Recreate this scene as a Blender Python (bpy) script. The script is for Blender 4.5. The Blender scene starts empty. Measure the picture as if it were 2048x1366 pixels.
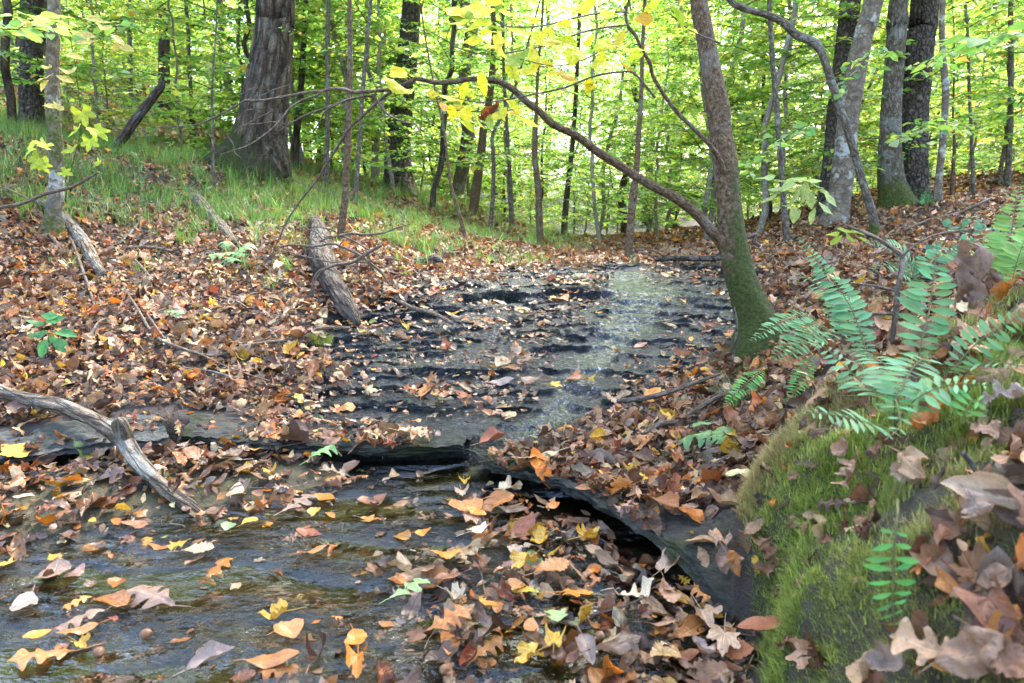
import bpy, math, random
import numpy as np
from mathutils import Vector, Matrix, Euler

SC = bpy.context.scene
COL = SC.collection
rng = np.random.default_rng(7)
random.seed(7)
PI = math.pi

# ------------------------------------------------------------------ camera frame
CAM_Z = 0.85
PITCH = math.radians(10.1)
FX = 2048 * 24.0 / 36.0
CP, SP = math.cos(PITCH), math.sin(PITCH)

def ray(px, py):
    u = (px - 1024.0) / FX
    v = (683.0 - py) / FX
    return np.array([u, CP + v * SP, -SP + v * CP])

def W(px, py, Y):
    """a place seen at this spot of the photo, Y metres ahead"""
    d = ray(px, py)
    d = d * (Y / d[1])
    return np.array([d[0], d[1], CAM_Z + d[2]])

def ZP(px, py, z):
    d = ray(px, py)
    t = (z - CAM_Z) / d[2]
    return np.array([d[0] * t, d[1] * t, z])

def project(p):
    p = np.asarray(p, float)
    x, y, z = p[..., 0], p[..., 1], p[..., 2] - CAM_Z
    f = y * CP - z * SP
    up = y * SP + z * CP
    f = np.where(f > 1e-3, f, 1e-3)
    return 1024 + FX * x / f, 683 - FX * up / f, f

# ------------------------------------------------------------------ noise
def _hash(ix, iy, iz, s):
    with np.errstate(over='ignore'):
        n = (ix.astype(np.int64) & 0xffffffff).astype(np.uint32) * np.uint32(374761393)
        n = n + (iy.astype(np.int64) & 0xffffffff).astype(np.uint32) * np.uint32(668265263)
        n = n + (iz.astype(np.int64) & 0xffffffff).astype(np.uint32) * np.uint32(2246822519)
        n = n + np.uint32((s * 3266489917) & 0xffffffff)
        n = (n ^ (n >> np.uint32(13))) * np.uint32(1274126177)
        n = n ^ (n >> np.uint32(16))
        n = n * np.uint32(2654435761)
        n = n ^ (n >> np.uint32(15))
    return n.astype(np.float64) / 4294967295.0

def vnoise(x, y, z=None, s=0):
    x = np.asarray(x, float); y = np.asarray(y, float)
    z = np.zeros_like(x) if z is None else np.asarray(z, float)
    x, y, z = np.broadcast_arrays(x, y, z)
    fx, fy, fz = np.floor(x), np.floor(y), np.floor(z)
    tx, ty, tz = x - fx, y - fy, z - fz
    tx = tx * tx * (3 - 2 * tx); ty = ty * ty * (3 - 2 * ty); tz = tz * tz * (3 - 2 * tz)
    r = 0
    for a in (0, 1):
        for b in (0, 1):
            for c in (0, 1):
                w = (tx if a else 1 - tx) * (ty if b else 1 - ty) * (tz if c else 1 - tz)
                r = r + w * _hash(fx + a, fy + b, fz + c, s)
    return r * 2 - 1

def fbm(x, y, z=None, s=0, o=4, g=.5):
    r = 0; a = 1; f = 1; t = 0
    for i in range(o):
        r = r + a * vnoise(np.asarray(x) * f, np.asarray(y) * f, None if z is None else np.asarray(z) * f, s + i * 17)
        t += a; a *= g; f *= 2.03
    return r / t

def sstep(a, b, x):
    t = np.clip((np.asarray(x, float) - a) / (b - a), 0, 1)
    return t * t * (3 - 2 * t)

# ------------------------------------------------------------------ mesh building
class MB:
    """collects vertices, faces, colours and uvs, then links them as ONE mesh object"""
    def __init__(s):
        s.V = []; s.F = {}; s.C = []; s.U = []; s.n = 0
    def add(s, V, F, C=None, U=None):
        V = np.asarray(V, float).reshape(-1, 3)
        if not isinstance(F, (list, tuple)):
            F = [F]
        for f in F:
            f = np.asarray(f, np.int64)
            if f.size:
                s.F.setdefault(f.shape[1], []).append(f + s.n)
        n = len(V)
        s.V.append(V)
        if C is None:
            C = np.ones((n, 4))
        C = np.asarray(C, float)
        if C.ndim == 1:
            C = np.tile(C, (n, 1))
        if C.shape[1] == 3:
            C = np.concatenate([C, np.zeros((n, 1))], 1)
        s.C.append(C)
        s.U.append(np.zeros((n, 2)) if U is None else np.asarray(U, float))
        s.n += n
        return s
    def mesh(s, name, mat=None, smooth=True):
        me = bpy.data.meshes.new(name)
        V = np.concatenate(s.V) if s.V else np.zeros((0, 3))
        me.vertices.add(len(V))
        me.vertices.foreach_set('co', V.astype(np.float32).ravel())
        li, ls = [], []
        st = 0
        for k, fl in s.F.items():
            f = np.concatenate(fl)
            li.append(f.ravel())
            ls.append(st + np.arange(len(f)) * k)
            st += f.size
        if li:
            li = np.concatenate(li); ls = np.concatenate(ls)
            me.loops.add(len(li))
            me.loops.foreach_set('vertex_index', li.astype(np.int32))
            me.polygons.add(len(ls))
            me.polygons.foreach_set('loop_start', ls.astype(np.int32))
            me.polygons.foreach_set('use_smooth', np.full(len(ls), smooth, bool))
            me.update(calc_edges=True)
            C = np.concatenate(s.C)
            at = me.color_attributes.new('col', 'FLOAT_COLOR', 'POINT')
            at.data.foreach_set('color', C.astype(np.float32).ravel())
            U = np.concatenate(s.U)
            if np.abs(U).sum() > 0:
                uv = me.uv_layers.new(name='uv')
                uv.data.foreach_set('uv', U[li].astype(np.float32).ravel())
        if mat is not None:
            me.materials.append(mat)
        return me
    def obj(s, name, mat=None, parent=None, smooth=True, origin=None):
        if origin is not None:
            o3 = np.asarray(origin, float)
            s.V = [v - o3 for v in s.V]
        me = s.mesh(name, mat, smooth)
        o = bpy.data.objects.new(name, me)
        COL.objects.link(o)
        if parent is not None:
            o.parent = parent
        if origin is not None and parent is None:
            o.location = [float(c) for c in origin]
        return o

def tag(o, label, cat, group=None, kind=None):
    o['label'] = label; o['category'] = cat
    if group: o['group'] = group
    if kind: o['kind'] = kind
    return o

def struct(o, kind='structure'):
    o['kind'] = kind
    return o

def thing(name, label, cat, loc=(0, 0, 0), group=None):
    o = bpy.data.objects.new(name, None)
    o.empty_display_size = .1
    COL.objects.link(o)
    o.location = [float(c) for c in loc]
    return tag(o, label, cat, group)

def grid_faces(nr, nc, wrap=False):
    r = np.arange(nr - 1)[:, None]; c = np.arange(nc if wrap else nc - 1)[None, :]
    a = r * nc + c; b = r * nc + (c + 1) % nc
    return np.stack([a, b, b + nc, a + nc], -1).reshape(-1, 4)

def smooth_path(P, n):
    """Catmull-Rom through the given points (any number of columns)"""
    P = np.asarray(P, float)
    if len(P) == 2:
        t = np.linspace(0, 1, n)[:, None]
        return P[0] * (1 - t) + P[1] * t
    Q = np.concatenate([[2 * P[0] - P[1]], P, [2 * P[-1] - P[-2]]])
    m = len(P) - 1
    d = np.linalg.norm(P[1:, :3] - P[:-1, :3], axis=1)
    s = np.concatenate([[0], np.cumsum(d)]); s = s / s[-1]
    ts = np.linspace(0, 1, n)
    k = np.clip(np.searchsorted(s, ts, 'right') - 1, 0, m - 1)
    t = ((ts - s[k]) / np.maximum(s[k + 1] - s[k], 1e-9))[:, None]
    p0, p1, p2, p3 = Q[k], Q[k + 1], Q[k + 2], Q[k + 3]
    return .5 * (2 * p1 + (p2 - p0) * t + (2 * p0 - 5 * p1 + 4 * p2 - p3) * t ** 2 + (3 * p1 - p0 - 3 * p2 + p3) * t ** 3)

def frames(P):
    T = np.gradient(P, axis=0)
    T /= np.maximum(np.linalg.norm(T, axis=1, keepdims=True), 1e-9)
    N = np.zeros_like(T)
    ref = np.array([1., 0, 0]) if abs(T[0][0]) < .8 else np.array([0, 1., 0])
    n = ref - T[0] * ref.dot(T[0]); n /= np.linalg.norm(n)
    for i in range(len(P)):
        n = n - T[i] * n.dot(T[i]); n /= max(np.linalg.norm(n), 1e-9)
        N[i] = n
    return T, N, np.cross(T, N)

def tube(P, R, seg=8, cap=True, bump=0, bs=6, seed=0, shape=None):
    """tube through P with radius R; bump = relative radius noise"""
    P = np.asarray(P, float); n = len(P)
    R = np.broadcast_to(np.asarray(R, float), (n,))
    T, N, B = frames(P)
    a = np.linspace(0, 2 * PI, seg, endpoint=False)
    s = np.concatenate([[0], np.cumsum(np.linalg.norm(np.diff(P, axis=0), axis=1))])
    rr = R[:, None] * np.ones((1, seg))
    if bump:
        rr = rr * (1 + bump * fbm(np.cos(a)[None] * 1.2 + 5, np.sin(a)[None] * 1.2 + s[:, None] * 0, s[:, None] * bs + 0 * a[None], seed, 3))
    if shape is not None:
        rr = rr * shape(s[:, None] / s[-1], a[None])
    V = P[:, None] + rr[..., None] * (np.cos(a)[None, :, None] * N[:, None] + np.sin(a)[None, :, None] * B[:, None])
    U = np.stack([np.broadcast_to(a[None] * max(float(R.mean()), 1e-4) + .001, (n, seg)), np.broadcast_to(s[:, None], (n, seg))], -1)
    V = V.reshape(-1, 3); U = U.reshape(-1, 2)
    F = [grid_faces(n, seg, True)]
    if cap:
        V = np.concatenate([V, [P[0] - T[0] * R[0] * .15, P[-1] + T[-1] * R[-1] * .4]])
        U = np.concatenate([U, [[0, 0], [0, s[-1]]]])
        i = np.arange(seg); j = (i + 1) % seg
        F.append(np.stack([np.full(seg, n * seg), j, i], -1))
        b = (n - 1) * seg
        F.append(np.stack([np.full(seg, n * seg + 1), b + i, b + j], -1))
    return V, F, U

# ------------------------------------------------------------------ node helper
class NT:
    def __init__(s, name):
        s.m = bpy.data.materials.new(name)
        s.m.use_nodes = True
        s.t = s.m.node_tree
        s.t.nodes.clear()
        s.out = s.t.nodes.new('ShaderNodeOutputMaterial')
    def n(s, typ, props=None, **inp):
        nd = s.t.nodes.new('ShaderNode' + typ)
        for k, v in (props or {}).items():
            setattr(nd, k, v)
        for k, v in inp.items():
            key = int(k[1:]) if k[0] == 'i' and k[1:].isdigit() else k.replace('_', ' ')
            s.set(nd.inputs[key], v)
        return nd
    def set(s, sock, v):
        if isinstance(v, bpy.types.NodeSocket):
            s.t.links.new(v, sock)
        elif isinstance(v, bpy.types.Node):
            s.t.links.new(v.outputs[0], sock)
        else:
            if sock.type == 'RGBA' and hasattr(v, '__len__') and len(v) == 3:
                v = (*v, 1)
            sock.default_value = v
    def math(s, op, a, b=0., c=None, clamp=False):
        kw = dict(i0=a, i1=b)
        if c is not None: kw['i2'] = c
        return s.n('Math', {'operation': op, 'use_clamp': clamp}, **kw).outputs[0]
    def mix(s, f, a, b, mode='MIX'):
        nd = s.n('Mix', {'data_type': 'RGBA', 'blend_type': mode})
        s.set(nd.inputs[0], f); s.set(nd.inputs[6], a); s.set(nd.inputs[7], b)
        return nd.outputs[2]
    def ramp(s, f, stops, interp='LINEAR'):
        nd = s.n('ValToRGB', i0=f)
        cr = nd.color_ramp
        cr.interpolation = interp
        while len(cr.elements) < len(stops): cr.elements.new(.5)
        for e, (p, c) in zip(cr.elements, stops):
            e.position = p
            e.color = (c, c, c, 1) if isinstance(c, (int, float)) else (*c[:3], 1)
        return nd.outputs[0]
    def rng(s, f, a, b, c=0., d=1.):
        return s.n('MapRange', i0=f, i1=a, i2=b, i3=c, i4=d).outputs[0]
    def noise(s, vec, scale, detail=3., rough=.55, dist=0.):
        return s.n('TexNoise', Vector=vec, Scale=scale, Detail=detail, Roughness=rough, Distortion=dist).outputs[0]
    def mapping(s, vec, scale=(1, 1, 1), rot=(0, 0, 0), loc=(0, 0, 0)):
        return s.n('Mapping', Vector=vec, Scale=scale, Rotation=rot, Location=loc).outputs[0]
    def bump(s, h, strength=.5, dist=.01, normal=None):
        nd = s.n('Bump', Height=h, Strength=strength, Distance=dist)
        if normal is not None: s.set(nd.inputs['Normal'], normal)
        return nd.outputs[0]
    def coord(s, w='Object'):
        return s.n('TexCoord').outputs[w]
    def done(s, sh):
        s.set(s.out.inputs[0], sh)
        return s.m
# ------------------------------------------------------------------ terrain
# edge of the lowest rock ledge (where it hangs over the pool), left to right then towards the viewer
_edge_px = [(-420, 921, .09), (-150, 928, .09), (0, 921, .09), (150, 902, .09), (330, 884, .085), (450, 888, .08), (560, 896, .075), (700, 898, .07), (830, 901, .065), (925, 898, .055),
            (955, 921, .06), (1000, 940, .065), (1080, 957, .07), (1150, 980, .08), (1200, 1006, .085), (1260, 1042, .09), (1310, 1076, .09), (1380, 1116, .09), (1440, 1160, .09),
            (1500, 1194, .085), (1536, 1230, .08), (1540, 1330, .07)]
EDGE = np.array([ZP(*e) for e in _edge_px])
EDGE = np.concatenate([[[-4.5, EDGE[0, 1] - .1, .07]], EDGE, [[EDGE[-1, 0] + .02, .55, .08], [.55, -1.5, .1]]])
_sm = smooth_path(EDGE, 260)
EDGE2 = _sm[:, :2]
_w1 = .025 * fbm(np.arange(260) * .16, np.zeros(260), s=3) + .012 * fbm(np.arange(260) * .7, np.zeros(260), s=4)
_tn = np.gradient(EDGE2, axis=0); _tn /= np.linalg.norm(_tn, axis=1, keepdims=True)
EDGE2 = EDGE2 + np.stack([-_tn[:, 1], _tn[:, 0]], 1) * _w1[:, None]
POOL_POLY = np.concatenate([EDGE2, [[.55, -2.5], [-4.5, -2.5]]])

def in_poly(x, y, poly):
    ins = np.zeros(x.shape, bool)
    j = len(poly) - 1
    for i in range(len(poly)):
        xi, yi = poly[i]; xj, yj = poly[j]
        c = (yi > y) != (yj > y)
        if yi != yj:
            ins ^= c & (x < (xj - xi) * (y - yi) / (yj - yi) + xi)
        j = i
    return ins

def poly_dist(x, y, L):
    d = np.full(x.shape, 1e9)
    for i in range(len(L) - 1):
        a, b = L[i], L[i + 1]
        ab = b - a
        t = np.clip(((x - a[0]) * ab[0] + (y - a[1]) * ab[1]) / max(ab.dot(ab), 1e-9), 0, 1)
        d = np.minimum(d, np.hypot(x - a[0] - t * ab[0], y - a[1] - t * ab[1]))
    return d

def edge_s(x, y):
    """signed distance from the ledge edge: > 0 on the rock, < 0 over the pool"""
    x = np.asarray(x, float); y = np.asarray(y, float)
    x, y = np.broadcast_arrays(x, y)
    near = (np.abs(x) < 5) & (y < 4.5)
    s = np.full(x.shape, 3.0)
    if near.any():
        xs, ys = x[near], y[near]
        d = poly_dist(xs, ys, EDGE2)
        s[near] = np.where(in_poly(xs, ys, POOL_POLY), -d, d)
    return s

# heights of the upper ground read off the photo: (px, py, metres ahead)
_cp = [(-500, 700, 3.0), (0, 480, 4.5), (0, 650, 3.2), (0, 790, 2.62), (200, 790, 2.62), (200, 650, 3.2), (400, 700, 3.1), (400, 800, 2.65), (400, 560, 4.2),
       (400, 430, 6.0), (500, 350, 8.2), (200, 300, 8.6), (200, 400, 6.0), (60, 262, 10.), (330, 246, 14.), (-100, 235, 13.), (640, 645, 3.5), (650, 560, 4.2), (650, 480, 5.0), (800, 385, 13.),
       (700, 420, 8.5), (900, 480, 7.0), (1085, 500, 8.0), (1262, 520, 9.0), (950, 530, 5.8), (800, 530, 5.2), (1000, 550, 5.0), (1150, 548, 5.05), (1300, 548, 5.05), (1480, 530, 5.1),
       (1250, 498, 15.), (1000, 440, 15.), (700, 775, 2.95), (900, 775, 2.95), (900, 690, 3.4), (1100, 775, 2.95), (1100, 700, 3.4), (1100, 620, 4.1), (1300, 620, 4.1), (1300, 700, 3.4),
       (700, 860, 2.62), (900, 850, 2.62), (1060, 880, 2.5), (850, 640, 3.75), (1300, 775, 2.85), (1200, 860, 2.5), (1350, 880, 2.3),
       (1450, 790, 2.7), (1510, 705, 3.05), (1480, 640, 3.7), (1600, 560, 4.0), (1748, 472, 6.5), (1680, 442, 7.5), (1790, 416, 8.0), (1880, 405, 8.6), (2040, 382, 9.0),
       (2040, 480, 5.0), (1900, 470, 5.6), (1700, 560, 3.8), (1620, 690, 2.7), (1400, 980, 1.92), (1500, 1080, 1.6), (1250, 960, 2.1), (1430, 880, 2.2), (1530, 850, 2.1),
       (1600, 880, 1.6), (1700, 850, 1.5), (1750, 720, 1.75), (1900, 700, 1.5), (2000, 600, 2.3), (1900, 900, 1.15), (1800, 1100, 1.06), (1700, 1200, 1.04), (1620, 1290, 1.06), (1600, 1050, 1.3),
       (1950, 1100, .88), (2000, 1280, .74), (2040, 1000, .84), (1850, 1330, .8), (2300, 900, .85)]
CTRL = [W(*c) for c in _cp]
CTRL += [np.array(p, float) for p in [(-9, 14, 3.9), (-20, 30, 5.4), (-40, 60, 8.5), (-12, 6, 3.8), (-4.5, 4, 1.3), (-4.5, 2.5, .55), (-4, 1.6, .3), (0, 30, .15), (0, 60, 3), (20, 30, 1.9), (40, 60, 4.5),
                                     (11, 20, 1.3), (7, 14, 1.35), (6, 5, 1.35), (1.6, .3, .72), (1.2, -1, .6), (3.5, 1.5, 1.05), (9, 2, 1.9), (-8, -3, .9), (0, 90, 6), (-60, 90, 13), (60, 90, 9), (4, 20, .45), (-3, 22, .9), (-14, 22, 4.4), (-60, 10, 11), (60, 10, 7), (60, -10, 10), (-60, -10, 8)]]
CTRL += [e for e in EDGE[1:-1:1]]
CTRL = np.array(CTRL)

def _tps_fit(P, lam):
    n = len(P)
    d2 = ((P[:, None, :2] - P[None, :, :2]) ** 2).sum(-1)
    K = .5 * d2 * np.log(d2 + 1e-12)
    K[np.arange(n), np.arange(n)] = lam * (.2 + .15 * np.hypot(P[:, 0], P[:, 1]))
    Q = np.concatenate([np.ones((n, 1)), P[:, :2]], 1)
    A = np.block([[K, Q], [Q.T, np.zeros((3, 3))]])
    return np.linalg.solve(A, np.concatenate([P[:, 2], np.zeros(3)]))

_wt = _tps_fit(CTRL, .12)

def tps(x, y):
    x = np.asarray(x, float); y = np.asarray(y, float)
    r = _wt[-3] + _wt[-2] * x + _wt[-1] * y
    for i in range(len(CTRL)):
        d2 = (x - CTRL[i, 0]) ** 2 + (y - CTRL[i, 1]) ** 2
        r = r + _wt[i] * .5 * d2 * np.log(d2 + 1e-12)
    return r

def bed(x, y):
    """the pool's floor, with the bar of litter that lies along its far left shore"""
    b = -.03 + .008 * fbm(x * 2.2, y * 2.2, s=31)
    bar = np.exp(-(poly_dist(x, y, BAR) / .32) ** 2)
    b = b + .085 * bar
    heap = np.exp(-(poly_dist(x, y, HEAP) / .22) ** 2)
    b = b + .022 * heap
    b = b + .5 * np.clip(-x - 1.9, 0, 3) * .25
    return b

BAR = np.array([ZP(-500, 1060, 0)[:2], ZP(0, 1010, 0)[:2], ZP(200, 975, 0)[:2], ZP(380, 945, 0)[:2], ZP(500, 930, 0)[:2]])
HEAP = np.array([ZP(1250, 1130, 0)[:2], ZP(1350, 1230, 0)[:2], ZP(1420, 1330, 0)[:2], [.2, .7]])

def ground_z(x, y):
    x = np.asarray(x, float); y = np.asarray(y, float)
    x, y = np.broadcast_arrays(x, y)
    s = edge_s(x, y)
    A = tps(x, y)
    dist = np.hypot(x, y)
    A = A + .035 * fbm(x * 1.3, y * 1.3, s=11) + .02 * sstep(4, 9, dist) * fbm(x * .5, y * .5, s=12) * 4
    A = A + sstep(.05, .5, mound(x, y)) * (.05 * fbm(x * 5, y * 5, s=13) + .035 * fbm(x * 13, y * 13, s=14))
    xm = x - mound_edge(x, y)
    A = A + .13 * sstep(-.02, .09, xm) * sstep(.45, .12, xm) * sstep(1.9, 1.45, y)
    B = bed(x, y)
    bank = sstep(-.07, .0, x - mound_edge(x, y)) * sstep(1.8, 1.65, y)
    k = sstep(.13 - .16 * bank, .19 - .13 * bank, s)
    lo = np.minimum(B, A - .0)
    return np.where(s > .6, A, B * (1 - k) + A * k)

def mound(x, y):
    """the mossy bank close to the viewer on the right"""
    return sstep(0, .10, x - mound_edge(x, y)) * sstep(3.2, 2.2, y)

def mound_edge(x, y):
    return .43 + .20 * np.clip(y - 1.05, -.3, .55) + np.clip(y - 1.6, 0, 9) * .62 + .03 * fbm(y * 5, x * 3, s=15)

# where the bedrock shows, as a patch on the ground (photo outline carried onto the slope)
_TMPY = np.geomspace(.35, 70, 1400)
def G(px, py, lift=0.):
    """the ground point seen at this spot of the photo"""
    d = ray(px, py)
    P = d[None] * (_TMPY / d[1])[:, None]
    h = ground_z(P[:, 0], P[:, 1]) + lift
    below = (CAM_Z + P[:, 2]) < h
    i = int(np.argmax(below)) if below.any() else len(_TMPY) - 1
    if i > 0:
        a0 = CAM_Z + P[i - 1, 2] - h[i - 1]; a1 = CAM_Z + P[i, 2] - h[i]
        t = a0 / (a0 - a1 + 1e-12)
    else:
        t = 0
    q = P[max(i - 1, 0)] * (1 - t) + P[i] * t
    return np.array([q[0], q[1], CAM_Z + q[2]])

ROCK_POLY = np.array([G(*p)[:2] for p in [(540, 890), (640, 800), (760, 700), (640, 680), (800, 610), (900, 560), (1000, 545), (1200, 535), (1400, 525), (1520, 530), (1500, 590),
                                          (1490, 660), (1400, 700), (1330, 760), (1260, 800), (1170, 850), (1060, 905), (1020, 925), (1000, 935), (955, 915), (900, 896), (700, 896)]])
def rock_mask(x, y):
    x = np.asarray(x, float); y = np.asarray(y, float)
    m = np.zeros(x.shape)
    near = (x > -2.4) & (x < 3) & (y > 1) & (y < 7)
    if near.any():
        xs, ys = x[near], y[near]
        wx = xs + .12 * fbm(xs * 2, ys * 2, s=41); wy = ys + .12 * fbm(xs * 2, ys * 2, s=42)
        d = poly_dist(wx, wy, np.concatenate([ROCK_POLY, ROCK_POLY[:1]]))
        sd = np.where(in_poly(wx, wy, ROCK_POLY), d, -d)
        m[near] = sstep(-.22, .10, sd)
    return m

FLOW = [G(*p) for p in [(1245, 540), (1255, 562), (1285, 600), (1265, 640), (1225, 680), (1190, 715), (1165, 750), (1120, 810), (1060, 855), (1000, 885), (950, 903)]]
FLOW = np.array(FLOW)

def strata(q, x, y):
    """broken, uneven layers: each bed starts and stops along the slope"""
    q = q + .030 * fbm(x * 1.4, y * 2.0, s=51) + .035 * fbm(x * .55, y * .9, s=52) + .014 * fbm(x * 5, y * 8, s=56)
    z = q; under = 0
    for k, (H, fx, lo, st, ov, ph) in enumerate([(.080, 1.6, -.06, .84, .045, 0.), (.040, 2.6, -.05, .74, .026, .013), (.019, 3.8, -.10, .60, .014, .004)]):
        w = z + ph + .25 * H * fbm(x * 3.1 * (k + 1), y * 4 * (k + 1), s=60 + k) + (.018 * np.sin(q * 31 + 2) if k == 0 else 0)
        n = np.floor(w / H); f = w / H - n
        gain = (.48, .75, 1.)[k]; gain = gain + (1 - gain) * sstep(.27, .36, q)          # the lower apron is smoother, the ledges are near the top
        a = gain * sstep(lo - .12, lo + .16, fbm(x * fx + n * 7.31, y * .7 + n * 2.1, s=57 + k))
        z = z + a * (H * (n + .22 * f + .78 * sstep(st, min(st + .16, .99), f)) - w)
        under = under + a * np.exp(-((f - st - .04) / .07) ** 2) * ov
    return z, under

def rock_z(x, y):
    q = tps(x, y)
    z, u = strata(q, x, y)
    z = z + .013 * fbm(x * 22, y * 40, s=54, o=4) + .008 * fbm(x * 8, y * 14, s=55)
    return z + .012, u

def top_z(x, y):
    """ground or bedrock, whichever is uppermost"""
    x = np.asarray(x, float); y = np.asarray(y, float)
    g = ground_z(x, y)
    m = rock_mask(x, y)
    s = edge_s(x, y)
    r, u = rock_z(x, y)
    slab = (s > 0) & (s < .2) & (x < 1.2) & (np.abs(x) < 2.4)
    z = np.where((m > .3) & (s > 0), np.maximum(r, g - .1 * m), g)
    return np.where(slab & (m <= .3), np.maximum(tps(x, y) + .012, g), z)
# ------------------------------------------------------------------ materials of the setting
def mat_ground():
    t = NT('forest_floor')
    c = t.coord('Object')
    at = t.n('Attribute', {'attribute_name': 'col'})
    n1 = t.noise(c, 9., 6., .65); n2 = t.noise(c, 60., 4., .7); n3 = t.noise(c, 240., 2., .6)
    f = t.math('ADD', t.rng(n1, .3, .7, .55, 1.3), t.rng(n2, .3, .7, -.35, .35))
    col = t.mix(1., at.outputs['Color'], t.n('CombineColor', i0=f, i1=f, i2=f), 'MULTIPLY')
    h = t.math('ADD', t.math('MULTIPLY', n2, .7), t.math('MULTIPLY', n3, .4))
    b = t.n('BsdfPrincipled', Base_Color=col, Roughness=t.rng(at.outputs['Alpha'], 0., 1., .9, .25), Normal=t.bump(h, .9, .02))
    return t.done(b)

def mat_rock(name, base, wet, moss=.35):
    t = NT(name)
    c = t.coord('Object')
    cs = t.mapping(c, (1, 1.3, 6))
    n1 = t.noise(cs, 3., 5., .6); n2 = t.noise(cs, 16., 6., .7); n3 = t.noise(t.mapping(c, (1, 1.6, 3)), 90., 5., .75)
    col = t.ramp(n1, [(.25, [v * .4 for v in base]), (.5, base), (.75, [min(1, v * 1.9) for v in base])])
    col = t.mix(t.rng(n2, .42, .70), col, [v * 2.0 for v in base])
    col = t.mix(t.rng(n3, .55, .75, 0., .6), col, [v * .25 for v in base])
    col = t.mix(t.rng(t.noise(c, 7., 4., .6), .58, .68, 0., .5), col, (base[0] * 1.6, base[1] * 1.15, base[2] * .7))
    mn = t.noise(c, 4.5, 5., .65)
    mg = t.math('MULTIPLY', t.rng(t.math('ADD', mn, t.math('MULTIPLY', t.math('SUBTRACT', n3, .5), .3)), .50, .62), moss)
    col = t.mix(mg, col, t.mix(t.rng(n3, .3, .7), (.018, .022, .006), (.060, .072, .018)))
    h = t.math('ADD', t.math('MULTIPLY', n2, 1.6), t.math('MULTIPLY', n3, .9))
    nrm = t.bump(h, 1., .03)
    b = t.n('BsdfPrincipled', Base_Color=col, Roughness=.8 if not wet else .5, Normal=nrm)
    b.inputs['Specular IOR Level'].default_value = .2 if wet else .15
    if wet:
        b.inputs['Coat Weight'].default_value = .6
        b.inputs['Coat Roughness'].default_value = .08
        h2 = t.math('ADD', t.math('ADD', t.noise(t.mapping(c, (1, 1.7, 1)), 26., 4., .65), t.math('MULTIPLY', t.n('TexVoronoi', {'feature': 'F1'}, Vector=t.mapping(c, (1, 1.5, 1)), Scale=52.).outputs[0], .5)), t.math('MULTIPLY', t.noise(c, 75., 2., .6), .6))
        t.set(b.inputs['Coat Normal'], t.bump(h2, 1., .075))
    return t.done(b)

def mat_water(name, tint, rough, bumps, refl=1.0, gloss=(.95, .98, 1), bd=.02, calm=None, foam_sheen=0.):
    """thin clear water: what lies below shows through, the surface mirrors by angle"""
    t = NT(name)
    c = t.coord('Object')
    h = 0
    for (rot, sc, scale, amp) in bumps:
        n = t.noise(t.mapping(c, sc, (0, 0, rot)), scale, 3., .5, .8)
        n = t.math('MULTIPLY', n, amp)
        h = n if isinstance(h, int) else t.math('ADD', h, n)
    if calm:
        h = t.math('MULTIPLY', h, t.rng(t.noise(t.mapping(c, (1, 2.2, 1), (0, 0, .35)), calm, 2., .5), .42, .68, .05, 1.))
    nrm = t.bump(h, 1., bd)
    fr = t.n('Fresnel', IOR=1.33, Normal=nrm).outputs[0]
    g = t.n('BsdfGlossy', Color=gloss, Roughness=rough, Normal=nrm)
    tr = t.n('BsdfTransparent', Color=tint)
    m = t.n('MixShader', i0=t.math('MULTIPLY', fr, refl, clamp=True), i1=tr, i2=g)
    if foam_sheen:                                             # pale streaks: wet sheen put into the colour, along with beaten-in air
        uv = t.n('UVMap', {'uv_map': 'uv'}).outputs[0]
        st = t.noise(t.mapping(uv, (60, 9, 1)), 3.2, 5., .7, .5)
        big = t.noise(t.mapping(uv, (18, 5, 1)), 1.6, 2., .5)
        k = t.math('MULTIPLY', t.rng(st, .50, .74), t.rng(big, .36, .62, .15, 1.))
        fo = t.n('BsdfPrincipled', Base_Color=(.72, .78, .82, 1), Roughness=.35)
        m = t.n('MixShader', i0=t.math('MULTIPLY', k, foam_sheen), i1=m, i2=fo)
        ux = t.math('MULTIPLY', t.math('ABSOLUTE', t.n('SeparateXYZ', Vector=uv).outputs[0]), 10.)
        ux = t.math('ADD', ux, t.math('MULTIPLY', t.math('SUBTRACT', big, .5), 1.6))
        m = t.n('MixShader', i0=t.rng(ux, .35, 1., 1., 0.), i1=t.n('BsdfTransparent'), i2=m)      # the film thins out to nothing at its edges
    return t.done(m)

M_GROUND = mat_ground()
M_ROCK = mat_rock('wet_shale', (.014, .016, .018), True, .4)
M_SLAB = mat_rock('ledge_shale', (.058, .056, .045), False, .85)
M_DRY = mat_rock('dry_shale', (.10, .103, .092), False, .4)
M_POOL = mat_water('pool_water', (.64, .62, .42), .012, [(.42, (1., 2.0, 1), 8., 1.3), (.2, (1., 2.2, 1), 21., .75), (.6, (1, 2., 1), 50., .25)], 1.8, bd=.10, calm=2.0)
M_FALL = mat_water('running_water', (.86, .90, .90), .16, [(.5, (3.0, 1, 1), 13., 1.), (.5, (2.4, 1, 1), 36., .6)], 1.25, bd=.03, foam_sheen=.16)

# ------------------------------------------------------------------ ground sheet
def axis(parts):
    out = []
    for a, b, st in parts:
        n = max(1, int(round((b - a) / st)))
        out.append(np.linspace(a, b, n, endpoint=False))
    out.append([parts[-1][1]])
    return np.concatenate(out)

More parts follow.
